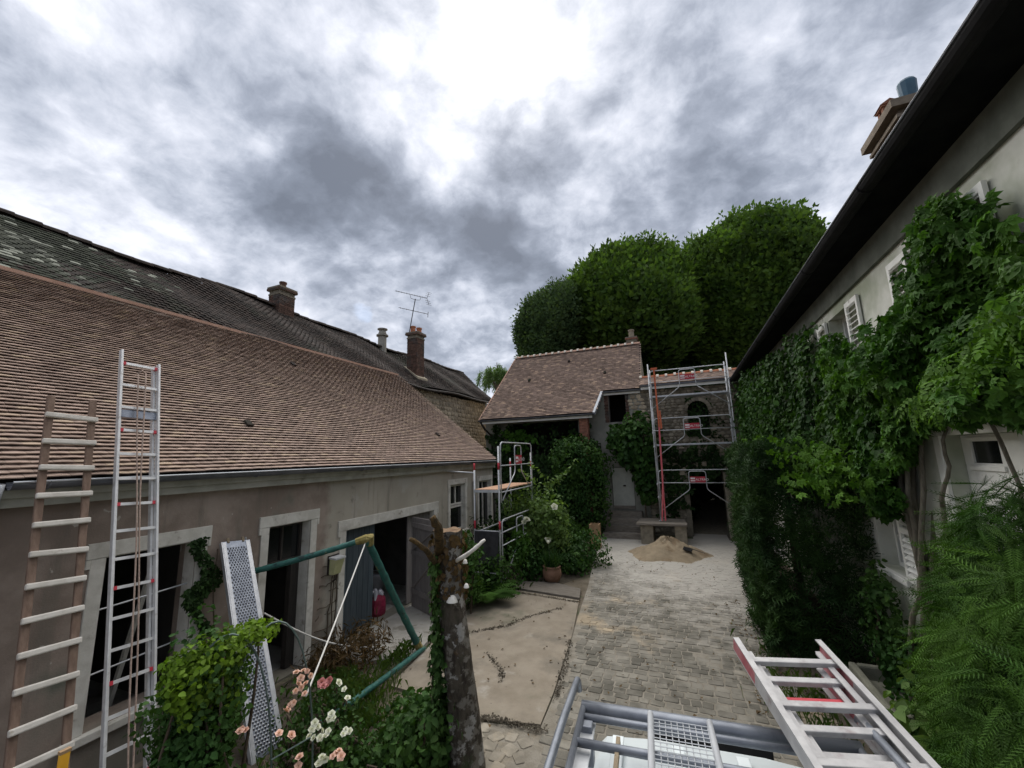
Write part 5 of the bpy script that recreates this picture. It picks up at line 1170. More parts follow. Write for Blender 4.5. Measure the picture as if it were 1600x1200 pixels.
rk = part(van, 'roof_rack', vw(0, -.5, 1.85)); RZ_ = 2.03; VO = VO-np.array((-vy, vx, 0))*.28
def rt(pts, r0, name, mat='rack_grey', n_=10): return MB().tube([vw(*p) for p in pts], r0, n_).build(name, mat, rk, smooth=True)
rt([(-.62, .02, RZ_-.01), (.62, .02, RZ_-.01)], .035, 'roller'); rt([(-.62, -.055, RZ_-.01), (.62, -.055, RZ_-.01)], .017, 'cross_bar')
for y in (-.26, -.50, -.95, -1.5, -2.0): rt([(-.62, y, RZ_-.005), (.62, y, RZ_-.005)], .019, 'cross_bar')
for s_ in (-1, 1):
    rt(rounded([(s_*.645, .10, RZ_+.03), (s_*.645, .08, RZ_+.10), (s_*.645, -.35, RZ_+.13), (s_*.645, -2.1, RZ_+.13), (s_*.645, -2.15, RZ_)], .04), .017, 'side_rail'); rt([(s_*.61, .03, RZ_+.0), (s_*.61, -2.1, RZ_+.0)], .016, 'side_rail')
    for y in (-.10, -1.0, -1.9): MB().frame_box(vw(s_*.58, y, 1.93), ((vx, vy, 0), (-vy, vx, 0), (0, 0, 1)), (.03, .03, .09)).build('foot', 'rack_grey', rk, bevel=.006)
    MB().frame_box(vw(s_*.575, -.22, RZ_-.045), ((vx, vy, 0), (-vy, vx, 0), (0, 0, 1)), (.032, .30, .006)).build('strap_plate', 'galv', rk)
MB().beam(vw(-.42, -.17, RZ_-.02), vw(-.42, -1.0, RZ_-.02), .018, .03).build('support_strip', 'sand', rk)
mb = MB(); mx0, mx1 = -.27, .0
for x in (mx0, mx1): mb = MB(); mb.tube([vw(x, -.02, RZ_+.035), vw(x, -2.0, RZ_+.035)], .014, 8); mb.build('walkway_rail', 'zinc_light', rk, smooth=True)
mb = MB()
for k in range(10): x = mx0+(mx1-mx0)*(k+.5)/10; mb.tube([vw(x, -.05, RZ_+.03), vw(x, -2.0, RZ_+.03)], .0022, 4, caps=False)
y = -.06
while y > -2.0: mb.tube([vw(mx0, y, RZ_+.034), vw(mx1, y, RZ_+.034)], .0022, 4, caps=False); y -= .028
mb.build('walkway_mesh', 'galv', rk, kind='stuff')
lf, ln_ = np.array((.39, 2.86, 2.275)), np.array((.575, 2.16, 2.115)); d = unit(ln_-lf); w_ = unit(np.cross(d, (0, 0, 1.))); w_ = w_ if w_[0] > 0 else -w_; n = np.cross(w_, d); n = n if n[2] > 0 else -n
LC = empty('roof_ladder', lf, 'aluminium triple ladder with red ends lying on the van roof rack', 'ladder')
def c_rail(p, q, s_, hh, red):
    e_ = p+(q-p)/np.linalg.norm(q-p)*.26
    for name, a, b, mt in ((('red_end', p, e_, 'alu_red'),) if red else ())+(('rail', e_ if red else p, q, 'alu_dull'),):
        MB().beam(a, b, .005, hh*2-.008, up=n).build(name, mt, LC)
    mb = MB()
    for k in (-1, 1): mb.beam(p-w_*s_*.012+n*k*hh, q-w_*s_*.012+n*k*hh, .030, .006, up=n)
    mb.build('rail_flange', 'alu_dull', LC)
for sec, (half, off, st) in enumerate(((.225, 0., .0), (.188, -.030, .07), (.152, -.060, .14))):
    for s_ in (-1, 1):
        a = lf+w_*s_*half+n*off+d*st; c_rail(a, a+d*2.3, s_, .034, True)
    for k in range(8):
        c = lf+n*(off+.010)+d*(.15+.28*k+sec*.095); MB().beam(c-w_*(half-.004), c+w_*(half-.004), .036, .026, up=n).build('rung', 'alu_dull' if not (sec == 2 and k == 0) else 'red_plastic', LC, bevel=.004)
# trough / stone block
tg = empty('stone_trough', (2.15, 7.2, 0), 'mossy grey stone trough beside the foot of the dark hedge', 'trough')
mb = MB(); x0, x1, y0, y1 = 1.84, 2.40, 6.2, 7.45
mb.box(x0, y0, 0, x0+.09, y1, .46); mb.box(x1-.09, y0, 0, x1, y1, .46); mb.box(x0+.091, y0, 0, x1-.091, y0+.09, .46); mb.box(x0+.091, y1-.09, 0, x1-.091, y1, .46); mb.box(x0+.091, y0+.091, 0, x1-.091, y1-.091, .30); mb.build('basin', 'trough_stone', tg, bevel=.025)
# wooden planter post box, pot, sleeper
e = empty('wooden_planter', (-3.17, 15.45, 0), 'tall narrow wooden box standing at the edge of the planting bed', 'planter')
for k in range(3): MB().box(-3.34+.115*k, 15.26, .0, -3.34+.115*k+.11, 15.285, .85).build('plank', 'wood_warm', e); MB().box(-3.34+.115*k, 15.62, .0, -3.34+.115*k+.11, 15.645, .85).build('plank', 'wood_warm', e)
for k in range(3): MB().box(-3.022, 15.286+.112*k, 0, -2.997, 15.286+.112*k+.108, .85).build('plank', 'wood_warm', e); MB().box(-3.34, 15.286+.112*k, 0, -3.315, 15.286+.112*k+.108, .85).build('plank', 'wood_warm', e)
MB().box(-3.30, 15.29, .74, -3.03, 15.61, .78).build('soil', 'soil_dark', e)
e = empty('flower_pot', (-3.48, 11.05, 0), 'round terracotta pot of strap leaves beside the old timber board', 'flower pot')
MB().lathe((-3.48, 11.05, .03), [(.12, 0), (.20, .08), (.25, .20), (.245, .32), (.215, .38), (.235, .40), (.235, .43), (.205, .43), (.20, .36)], 20).build('pot', 'clay_pot', e, smooth=True)
tmpP = np.repeat(np.array([[-3.48, 11.05, .40]]), 230, 0)+rng.normal(size=(230, 3))*np.array((.09, .09, .02)); aa = rng.random(230)*6.28
V = []; T = []; R = []
for i in range(230):
    a = aa[i]; o_ = np.array((math.cos(a), math.sin(a), 0)); sp = np.array((-math.sin(a), math.cos(a), 0))*.014; l_ = random.uniform(.35, .72); k0 = len(V); lean = random.uniform(.15, .8)
    for t in np.linspace(0, 1, 6): c = tmpP[i]+o_*l_*lean*t**1.4+np.array((0, 0, l_*(t-.75*lean*t*t))); V += [c-sp*(1.05-t), c+sp*(1.05-t)]; R += [aa[i] % 1]*2
    for j in range(5): T += [(k0+2*j, k0+2*j+1, k0+2*j+3), (k0+2*j, k0+2*j+3, k0+2*j+2)]
np_mesh('strap_leaves', V, T, 'leaf_bush', e, R)
MB().tube([(-3.5, 11.0, .4), (-3.52, 10.95, 1.05)], .006, 5).build('stem', 'stem_green', e); MB().lathe((-3.52, 10.95, 1.02), [(.01, 0), (.045, .05), (.03, .09)], 8).build('flower', 'petal_white', e)
MB().prism([(-4.66, 10.30, .036), (-2.50, 9.97, .036), (-2.62, 10.62, .036), (-3.4, 10.95, .036), (-4.58, 10.72, .036)], (0, 0, .05)).build('timber_board', 'wood_old', bevel=.008, label='broad weathered timber board edging the planting bed behind the beige yard', cat='board')
MB().box(-4.62, 10.30, .09, -2.6, 10.34, .10)
# ================================================================== PLANTS
def in_poly(x, y, poly):
    poly = np.array(poly, float); c = np.zeros(len(x), bool); j = len(poly)-1
    for i in range(len(poly)):
        xi, yi = poly[i]; xj, yj = poly[j]
        c ^= ((yi > y) != (yj > y)) & (x < (xj-xi)*(y-yi)/(yj-yi+1e-9)+xi); j = i
    return c
def px_arr(P):
    v = (P-CAM)@RC; return CX+F_PX*v[:, 0]/v[:, 2], CY+F_PX*v[:, 1]/v[:, 2]
def wall_growth(poly, n, axis, p, sgn, lo, hi, d0, d1, seed):
    """leaf positions spread over the part of a wall that carries the climber"""
    r_ = np.random.default_rng(seed); A = lo[0]+(hi[0]-lo[0])*r_.random(n*6); Z = lo[1]+(hi[1]-lo[1])*r_.random(n*6)
    lump = .5+.5*np.sin(A*2.3+seed)*np.sin(Z*2.9+A)+.35*np.sin(A*6.1)*np.sin(Z*5.3+seed)
    D = d0+(d1-d0)*np.clip(lump*.75+.25*r_.random(n*6), 0, 1)*np.sqrt(r_.random(n*6)); Q = np.stack([np.full_like(A, p)+sgn*D, A, Z] if axis == 'x' else [A, np.full_like(A, p)+sgn*D, Z], 1)
    x, y = px_arr(Q); x = x+14*np.sin(Z*9+A*5); y = y+12*np.sin(A*8-Z*4)
    k = in_poly(x, y, poly); Q = Q[k][:n]; N = np.tile(np.array((sgn, 0, .45) if axis == 'x' else (0, sgn, .45), float), (len(Q), 1)); return Q, N
YEWT = _compose([(NARROW, (0, y, 0), sg*.8, .5, -.1) for y in (.1, .4, .7) for sg in (1, -1)]+[(NARROW, (0, .5, 0), 0, .6, -.1)])
# --- white house climbers
ivy_poly = [(1148, 622), (1165, 585), (1200, 565), (1232, 545), (1250, 515), (1272, 520), (1290, 560), (1303, 600), (1325, 615), (1345, 660), (1375, 690), (1390, 760), (1330, 770), (1240, 760), (1150, 745), (1138, 680)]
iv = wall_growth(ivy_poly, 22000, 'x', XW, -1, (5.0, 1.2), (18.4, 6.0), .04, .40, 3)
far_poly = [(1150, 600), (1200, 560), (1200, 760), (1160, 860), (1125, 760), (1140, 690)]
ivf = wall_growth(far_poly, 5000, 'x', XW, -1, (9.5, .5), (18.4, 5.9), .1, .9, 4)
plant_obj('ivy', 'dense dark ivy covering the far half of the white house wall', 'ivy', LEAFB, 'leaf_ivy', [iv, ivf], .108, droop=1.0, jit=.45)
cr_poly = [(1300, 640), (1312, 600), (1345, 575), (1352, 545), (1400, 500), (1420, 470), (1425, 400), (1445, 350), (1475, 318), (1520, 330), (1548, 395), (1590, 398), (1625, 380), (1640, 640), (1600, 655), (1560, 640), (1500, 652), (1462, 655), (1440, 680), (1425, 720), (1398, 735), (1400, 800), (1370, 790), (1345, 720)]
cr1 = wall_growth(cr_poly, 15000, 'x', XW, -1, (2.2, 1.4), (10.5, 5.9), .05, .5, 5)
lz_poly = [(1285, 570), (1300, 520), (1330, 560), (1345, 530), (1400, 470), (1415, 400), (1440, 330), (1480, 290), (1545, 300), (1600, 380), (1640, 380), (1640, 640), (1500, 640), (1400, 600), (1320, 620)]
cr3 = wall_growth(lz_poly, 4200, 'x', XW, -1, (2.2, 1.4), (10.5, 5.9), .05, .8, 55)
vine_stems = []
for k in range(7):
    a = np.array((XW-.08-.04*k, 6.55+.10*k-.25, .05)); b = np.array((XW-.05, 6.5-.12*k+.35*random.random(), 3.2+.12*k)); vine_stems.append((wander(a, b, 12, .035, 50+k), .062-.005*k, .022))
vine_stems.append((wander((XW-.06, 6.3, .1), (XW-.06, 5.85, 2.7), 10, .02, 71), .035, .022)); vine_stems.append((wander((XW-.06, 5.85, 2.7), (XW-.06, 5.5, 3.5), 8, .02, 72), .022, .014))
vine_stems.append((wander((XW-.06, 4.72, 2.5), (XW-.07, 4.82, 3.75), 8, .015, 73), .016, .014)); vine_stems.append((wander((XW-.06, 4.9, 5.6), (XW-.06, 4.15, 4.7), 8, .012, 74), .012, .010))
plant_obj('virginia_creeper', 'large bright green creeper with twisted stems growing over the near half of the white house', 'creeper', FIVE, 'leaf_creeper_deep', [cr1, cr3], .088, stems=vine_stems, stem_mat='bark_grey', droop=1.0, jit=.6)
cr2_poly = [(1182, 700), (1205, 690), (1245, 705), (1290, 700), (1340, 720), (1385, 745), (1395, 790), (1350, 775), (1300, 745), (1262, 760), (1225, 735), (1190, 745)]
hv_poly = [(1160, 690), (1240, 690), (1330, 700), (1395, 735), (1400, 800), (1345, 800), (1270, 770), (1200, 765), (1165, 760)]
c2b = wall_growth(hv_poly, 900, 'x', 2.0, -1, (6., 2), (13, 4), 0, .95, 19)
c2_ = wall_growth(cr2_poly, 500, 'x', 2.05, -1, (6., 2), (12, 4), 0, .75, 9)
plant_obj('creeper_shoots', 'pale green creeper shoots spilling over the top of the dark hedge', 'creeper', FIVE, 'leaf_creeper', [c2_, c2b], .085, droop=.9, jit=.7)
c3_poly = [(1420, 640), (1440, 600), (1500, 540), (1560, 470), (1640, 420), (1640, 600), (1560, 600), (1500, 600), (1460, 640)]
c3_ = wall_growth(c3_poly, 620, 'x', XW-.42, -1, (2.2, 3), (7.5, 5.6), 0, .35, 10)
plant_obj('wisteria', 'long feathery wisteria sprays hanging in front of the white house shutters', 'wisteria', PINNATE, 'leaf_creeper', [c3_], .165, droop=1.3, jit=.7)
# --- yew hedge
Q = rng.random((120000, 3)); y = 7.95+Q[:, 1]*5.4; u = Q[:, 0]; z = Q[:, 2]*3.36
edge = .12*np.sin(y*3.1+z*2)+.07*np.sin(z*7+y*5); xl = 1.00+edge*.6+.14*np.maximum(0, z-2.9)**1.5+(y-8)*.05; x = xl+(2.5-xl)*u
surf = np.minimum.reduce([x-xl, (y-7.95)*1.0+.10*np.sin(x*6+z*4)+.05, 3.36+.1*np.sin(y*4+x*3)-z])
k = surf < rng.exponential(.12, 120000)
P = np.stack([x, y, z], 1)[k]; N = np.where(((x-xl)[k] < .2)[:, None], np.array((-1., -.2, .2)), np.where(((y-7.95)[k] < .3)[:, None], np.array((0, -1., .2)), np.array((0, 0, 1.))))
plant_obj('yew_hedge', 'tall dark clipped yew hedge standing along the white house beside the drive', 'hedge', YEWT, 'leaf_yew', [(P, N)], .20, droop=-.4, jit=.6, stems=[(wander((1.7, 8.9, 0), (1.7, 8.9, 2.8), 6, .03, 91), .10, .04)])
# --- fir-like bush bottom right
inside = lambda P: (P[:, 2] > .12) & (P[:, 0] < 2.46)
b1 = blob((2.20, 4.3, 1.22), (.58, .95, 1.80), 15000, .35, .34, 12, inside); b2 = blob((2.30, 5.1, .7), (.30, .5, 1.05), 2300, .4, .34, 13, inside)
N1 = unit(b1[1]*np.array((1, 1, .3))+np.array((0, 0, .55))); N2 = unit(b2[1]*np.array((1, 1, .3))+np.array((0, 0, .55)))
V1 = []; 
fe = empty('conifer_bush', (2.2, 4.4, 0), 'feathery bright green conifer bush in the lower right corner', 'conifer')
parts_ = []
for (P, N), on in (((b1[0], N1), b1[1]), ((b2[0], N2), b2[1])):
    n_ = len(P); z_ = unit(N+.35*rng.normal(size=(n_, 3))); t_ = unit(on*np.array((1, 1, .2))+rng.normal(size=(n_, 3))*.38+np.array((0, 0, .16))); yv = unit(t_-z_*(t_*z_).sum(1, keepdims=True)); xv = np.cross(yv, z_)
    sz = .25*(.55+.8*rng.random(n_)); tv, tt = BOUGH; W = (xv[:, None]*tv[None, :, 0:1]+yv[:, None]*tv[None, :, 1:2]+z_[:, None]*tv[None, :, 2:3])*sz[:, None, None]+P[:, None]
    parts_.append((W.reshape(-1, 3), (tt[None]+(np.arange(n_)*len(tv))[:, None, None]).reshape(-1, 3), np.repeat(rng.random(n_), len(tv))))
V, T, R = merge(parts_); np_mesh('foliage', V, T, 'leaf_fir', fe, R)
mb = MB()
for k in range(7): a = k*.9; mb.tube(wander((2.2, 4.3, .05), (2.2+.25*math.cos(a), 4.3+.5*math.sin(a), 1.0+.1*k), 6, .03, 200+k), list(np.linspace(.035, .012, 6)), 6)
mb.build('stem', 'stem_brown', fe, smooth=True)
P, N = blob((1.95, 3.45, .55), (.30, .7, .42), 420, .6, .2, 14); P2_, N2_ = blob((2.0, 5.9, .45), (.3, .35, .35), 180, .6, .2, 15)
plant_obj('broadleaf_shrub', 'low broad-leaved shrub between the van ladder and the conifer bush', 'shrub', LEAFB, 'leaf_creeper_deep', [(P, N)], .15, droop=.2, jit=.6, stems=[(wander((1.75, 3.6, .05), (1.75, 3.6, .5), 4, .02, 3), .02, .01)])
plant_obj('pale_shrub', 'small pale-leaved plant growing beside the stone trough', 'shrub', LEAFB, 'leaf_pale', [(P2_, N2_)], .13, droop=.2, jit=.6, stems=[(wander((2.05, 5.9, .05), (2.05, 5.9, .4), 4, .02, 4), .02, .01)])
# --- big trees behind
def tree(name, label, c, rad, n, mat, size, seed, base, trunk_r=.3, droop=-.2, lump=.13, shell=.62, tmpl=SHOOT, group=None):
    P, N = blob(c, rad, n, shell, lump, seed); e = empty(name, base, label, 'tree', group)
    N = unit(N*np.array((1, 1, .5)))
    V, T, R = scatter(tmpl, P, N, size, droop=-2.2, jit=.35)
    np_mesh('crown', V, T, mat, e, R)
    mb = MB(); c = np.array(c); b = np.array(base, float); mb.tube(wander(b, c-np.array((0, 0, rad[2]*.2)), 8, .05, seed), list(np.linspace(trunk_r, trunk_r*.5, 8)), 9); mb.build('trunk', 'bark_grey', e, smooth=True)
    for k in range(7):
        a = k*.9+seed; q = c+np.array((rad[0]*.6*math.cos(a), rad[1]*.6*math.sin(a), rad[2]*(.1+.45*random.random()))); MB().tube(wander(c-np.array((0, 0, rad[2]*.75)), q, 7, .06, seed+k), list(np.linspace(trunk_r*.45, .03, 7)), 6).build('limb', 'bark_grey', e, smooth=True)
    return e
t1, t2, t3 = DP(972, 500, 27), DP(1176, 470, 27.5), DP(856, 524, 25)
tree('lime_tree', 'rounded green tree rising directly behind the barn roof', t1, (4.2, 4.0, 4.15), 13000, 'leaf_lime', .95, 5, (t1[0], t1[1], 0), .4)
tree('lime_tree', 'larger domed tree partly hidden by the white house eave', t2, (4.35, 4.2, 4.6), 14500, 'leaf_lime', .95, 6, (t2[0], t2[1], 0), .45)
tree('small_tree', 'smaller blue-green tree at the left edge of the tree group behind the barn', t3, (1.9, 1.7, 2.0), 3400, 'leaf_tree_cool', .6, 7, (t3[0], t3[1], 0), .2, lump=.3)
t5 = DP(1075, 560, 31); tree('understorey_tree', 'dark low tree filling the gap between the two domed trees', t5, (4.2, 2.5, 3.6), 5500, 'leaf_dark', .8, 8, (t5[0], t5[1], 0), .3)
t4 = DP(776, 598, 44); e = empty('willow_tree', (t4[0], t4[1], 0), 'distant wispy drooping tree between the old house and the barn', 'tree')
pts = []; 
for k in range(95):
    a = rng.random()*6.28; r_ = 1.9*math.sqrt(rng.random()); top_ = t4+np.array((r_*math.cos(a), r_*math.sin(a), 1.0+1.4*(1-r_/2.2)*rng.random())); L_ = .8+1.3*rng.random()
    for t in np.linspace(0, 1, 34): pts.append(top_+np.array((.35*t*math.cos(a), .35*t*math.sin(a), -L_*t))+rng.normal(size=3)*.06)
P = np.array(pts); V, T, R = scatter(NARROW, P, rng.normal(size=P.shape), .42, droop=1.6); np_mesh('crown', V, T, 'leaf_willow', e, R)
mb = MB(); mb.tube(wander((t4[0], t4[1], 0), t4+np.array((0, 0, 1.2)), 8, .1, 77), list(np.linspace(.35, .12, 8)), 8); mb.build('trunk', 'bark_grey', e, smooth=True)
for k in range(5): MB().tube(wander(t4-np.array((0, 0, .8)), t4+np.array((math.cos(k*1.3), math.sin(k*1.3), 1.2+.2*k)), 6, .06, 80+k), list(np.linspace(.12, .04, 6)), 6).build('limb', 'bark_grey', e, smooth=True)
# --- middle planting
def shrub(name, label, ells, n, tmpl, mat, size, seed, cat='shrub', shell=.5, lump=.3, droop=.4, jit=.6, nst=5, group=None):
    tot = sum(a[1][0]*a[1][2] for a in ells); Ps = [blob(c, r, int(n*r[0]*r[2]/tot), shell, lump, seed+i, cut=lambda P: P[:, 2] > .04) for i, (c, r) in enumerate(ells)]; stems = []
    for k in range(nst):
        c, r = ells[k % len(ells)]; a = k*2.1; stems.append((wander((c[0]+.12*math.cos(a), c[1]+.12*math.sin(a), .03), (c[0]+r[0]*.5*math.cos(a), c[1]+r[1]*.5*math.sin(a), c[2]+r[2]*.4), 7, .04, seed+k), .022, .008))
    return plant_obj(name, label, cat, tmpl, mat, Ps, size, stems=stems, droop=droop, jit=jit, group=group)
def flowers(e, spots, mat, size, seed=1, name='flower'):
    tv, tt = FLOWER; me = None
    for p in spots:
        if me is None:
            me = bpy.data.meshes.new(name); me.from_pydata((tv*size).tolist(), [], tt.tolist()); me.materials.append(MATS[mat]); me.update()
        o = bpy.data.objects.new(name, me); COL.objects.link(o); o.parent = e; o.location = tuple(np.array(p)-world_of(e)); v = unit(CAM-np.array(p))*.6+np.array((0, 0, .6))+rng.normal(size=3)*.35
        o.rotation_euler = Vector(tuple(v)).to_track_quat('Z', 'Y').to_euler(); s_ = random.uniform(.8, 1.2); o.scale = (s_, s_, s_)
c = DP(842, 812, 12.3); wr = shrub('white_rose_bush', 'tall loose shrub with pale leaves and a few white roses beside the scaffold tower', [((c[0], c[1], 1.15), (.90, .8, 1.05)), ((c[0]+.40, c[1]-.2, 1.35), (.60, .5, .66)), ((c[0]-.60, c[1]+.1, 1.5), (.55, .5, .75))], 4600, LEAFB, 'leaf_pale', .11, 31, shell=.35)
flowers(wr, [DP(823, 812, 11.5), DP(856, 843, 11.4), DP(819, 816, 11.5), DP(866, 792, 11.5)], 'petal_white', .10)
shoots_ = []
for k in range(5):
    a = DP(852+k*4, 760, 11.8); b = DP(880+k*5-(k % 2)*70, 742-k*6, 11.9); P = wander(a, b, 22, .02, 300+k); shoots_.append(scatter(LEAFB, P, rng.normal(size=P.shape)+np.array((0, 0, 1)), .11, droop=.1))
V, T, R = merge(shoots_); np_mesh('arching_shoots', V, T, 'leaf_pale', wr, R, kind='stuff')
c = DP(908, 752, 17.0); shrub('climbing_shrub', 'rounded leafy climber mound in front of the barn pillar', [((c[0], c[1], 3.0), (1.05, .8, 1.2)), ((c[0]+.05, c[1]+.1, 1.6), (.98, .7, 1.5)), ((c[0]-.75, c[1]+.1, 1.5), (.75, .6, 1.4))], 9500, LEAFB, 'leaf_bush', .125, 41, shell=.55, droop=.9)
c = YP(988, 715, 17.9); shrub('fig_shrub', 'broad-leaved climber on two pale stems right of the white barn door', [((c[0]+.12, 17.85, 3.75), (.80, .5, 1.15)), ((c[0]+.45, 17.9, 2.5), (.42, .4, 1.2)), ((c[0]-.55, 17.95, 4.0), (.45, .35, .6))], 2900, LEAFB, 'leaf_ivy', .19, 45, shell=.5, droop=.9, nst=2)
shrub('low_shrub', 'low spreading green shrub at the corner where the bed meets the drive', [((-3.25, 13.0, .34), (.72, .8, .56)), ((-3.3, 12.1, .30), (.5, .5, .40)), ((-3.95, 14.3, .5), (.5, .8, .75))], 7000, LEAFB, 'leaf_bush', .085, 51, shell=.55, lump=.35)
shrub('bed_shrub', 'dark leafy undergrowth shrub behind the terracotta pot', [((-4.2, 12.3, .5), (.75, .8, .75)), ((-5.0, 12.9, .7), (.7, .8, 1.0)), ((-4.6, 14.2, .8), (.9, 1., 1.1))], 6000, LEAFB, 'leaf_dark', .10, 55, shell=.5)
bp = [(762, 672), (800, 664), (835, 672), (870, 660), (905, 668), (930, 690), (925, 760), (880, 800), (800, 800), (765, 740)]
vb = wall_growth(bp, 4200, 'y', YW, -1, (-8.9, .6), (-3.2, 4.9), .04, .45, 21); k = ~((vb[0][:, 0] > -7.5) & (vb[0][:, 0] < -4.4) & (vb[0][:, 2] > 3.4) & (rng.random(len(vb[0])) < .75)); 
plant_obj('barn_vine', 'dark vine hanging over the shaded open front of the barn', 'vine', LEAFB, 'leaf_dark', [(vb[0][k], vb[1][k])], .17, droop=1.1, jit=.5)
gl = wall_growth([(795, 668), (812, 660), (830, 690), (812, 705), (790, 690)], 260, 'y', YW-.3, -1, (-8.9, 3), (-6, 4.9), 0, .3, 22); plant_obj('vine_tuft', 'bright leaf tuft under the barn gutter at its left end', 'vine', LEAFB, 'leaf_creeper', [gl], .16, droop=.8)
nv = wall_growth([(1066, 640), (1078, 618), (1098, 612), (1116, 628), (1124, 680), (1108, 700), (1085, 690), (1070, 668)], 700, 'y', YW, -1, (-.2, 3.3), (2.0, 5.9), -.10, .12, 23)
plant_obj('niche_ivy', 'dark ivy framing the arched niche in the stone wall', 'ivy', LEAFB, 'leaf_dark', [nv], .10, droop=1.1)
gv_ = wall_growth([(1030, 690), (1060, 700), (1120, 700), (1158, 700), (1160, 760), (1135, 745), (1080, 740), (1066, 800), (1040, 810), (1032, 750)], 2000, 'y', YW, -1, (-1.4, .2), (2.2, 4.2), .02, .32, 24)
plant_obj('gate_vine', 'tangled dark vine hanging over the gateway behind the scaffold', 'vine', LEAFB, 'leaf_dark', [gv_], .13, droop=1.1)
# fern
def frond_plant(name, label, c, n, L_, mat, seed, cat='fern'):
    r_ = np.random.default_rng(seed); e = empty(name, c, label, cat); Vs = []
    tv, tt = SPRAY; Vv = []; Tt = []; Rr = []; o = 0
    for k in range(n):
        a = r_.random()*6.28; out = np.array((math.cos(a), math.sin(a), 0)); sd = np.array((-math.sin(a), math.cos(a), 0)); l_ = L_*r_.uniform(.6, 1.1); rise = r_.uniform(.5, 1.1); base = np.array(c)+out*.05
        m = 15
        for j in range(m):
            t = (j+.5)/m; q = base+out*l_*t*.85+np.array((0, 0, l_*(rise*t-.75*rise*t*t))); wv = .24*l_*math.sin(math.pi*min(1, t*.9+.12))
            for s_ in (-1, 1):
                tip = q+sd*s_*wv+out*wv*.35-np.array((0, 0, wv*.15)); hw_ = out*.020*l_*1.3; Vv += [q-hw_*.7, q+hw_*.7, tip+hw_*.1, q*.4+tip*.6+hw_*1.0, ]; Tt += [(o, o+1, o+3), (o, o+3, o+2)]; Rr += [(a*.7) % 1]*4; o += 4
    np_mesh('fronds', Vv, Tt, mat, e, Rr); MB().tube([np.array(c), np.array(c)+np.array((0, 0, .1))], .04, 7).build('crown', 'stem_brown', e)
frond_plant('fern', 'green fern spreading its fronds just right of the tree stump', (-4.55, 9.3, .08), 46, .95, 'leaf_fern', 61)
frond_plant('small_fern', 'small fern at the near edge of the planting bed left of the timber board', (-5.2, 8.95+.9, .08), 26, .7, 'leaf_fern', 62)
P, N = blob((-4.25, 10.75, .95), (.25, .25, .42), 420, .2, .3, 63); plant_obj('sapling', 'slim light green sapling behind the left end of the timber board', 'sapling', LEAFB, 'leaf_fern', [(P, N)], .11, stems=[(wander((-4.25, 10.75, .05), (-4.25, 10.75, 1.2), 6, .01, 64), .016, .006)])
shrub('wall_shrub', 'twiggy shrub under the end windows of the outbuilding', [((-5.45, 11.2, .75), (.45, .9, .75)), ((-5.5, 12.5, .9), (.4, .7, 1.0))], 2400, LEAFB, 'leaf_dark', .10, 66, shell=.3)
shrub('stump_shrub', 'light leafy shrub showing just right of the tree stump top', [((-4.65, 8.45, .9), (.35, .4, .85))], 1000, LEAFB, 'leaf_bush', .10, 68, shell=.3)
# ivy on the stump
k = 1700; t = rng.random(k)**1.25; a = rng.uniform(math.pi*.72, math.pi*1.42, k); r_ = np.array([trunk_r(u*.9, b) for u, b in zip(t, a)])+.02+.05*rng.random(k)+.16*(1-t)*rng.random(k)
P = np.stack([B0[0]+(B1[0]-B0[0])*t*.9+r_*np.cos(a), 4.42+r_*np.sin(a), .05+t*2.2], 1); N = np.stack([np.cos(a), np.sin(a), np.full(k, .3)], 1)
plant_obj('trunk_ivy', 'ivy strand with browning leaves climbing the left side of the tree stump', 'ivy', LEAFB, 'leaf_rose', [(P, N)], .072, droop=1.0, stems=[(wander((-2.75, 4.3, .03), (-2.85, 4.35, 2.1), 12, .02, 88), .016, .008)])
k = 260; a = rng.uniform(0, 6.28, k); t = .72+.27*rng.random(k); r_ = np.array([trunk_r(u, b) for u, b in zip(t, a)])+.015
P = np.stack([B0[0]+(B1[0]-B0[0])*t+r_*np.cos(a), 4.42+r_*np.sin(a), t*2.5], 1); plant_obj('dry_ivy', 'withered brown ivy leaves clinging round the stump top', 'ivy', LEAFB, 'leaf_brown', [(P, np.stack([np.cos(a), np.sin(a), np.full(k, .2)], 1))], .07, droop=1.2)
shrub('stump_ground_ivy', 'green ivy mound at the foot of the tree stump', [((-2.95, 4.25, .28), (.42, .5, .40)), ((-3.25, 4.75, .2), (.35, .4, .28))], 2000, LEAFB, 'leaf_bush', .075, 71, cat='ivy', shell=.5)
# honeysuckle on hoops
HC = DP(345, 1012, 3.5); hy = shrub('honeysuckle', 'yellow-green honeysuckle heaped over garden hoops in front of the window', [((HC[0], HC[1]-.04, HC[2]-.06), (.22, .24, .16)), ((HC[0]+.06, HC[1]+.24, HC[2]+.05), (.20, .20, .09)), ((HC[0]-.06, HC[1]-.20, HC[2]-.18), (.20, .20, .24)), ((HC[0]-.02, HC[1]-.05, HC[2]-.32), (.18, .20, .22))], 3400, LEAFB, 'leaf_honey', .046, 81, cat='climber', shell=.35)
shrub('dark_shrub', 'dark green undergrowth mass under the honeysuckle', [(DP(322, 1105, 3.45), (.30, .32, .46)), (DP(305, 1190, 3.2), (.28, .28, .34)), (DP(290, 1130, 3.5), (.24, .26, .40)), ((HC[0]-.05, HC[1]-.1, .5), (.24, .3, .5))], 7000, LEAFB, 'leaf_bush', .052, 83, shell=.4)
hp = empty('garden_hoops', (HC[0], HC[1], 0), 'thin green metal hoops carrying the honeysuckle beside the steel walkway', 'plant support')
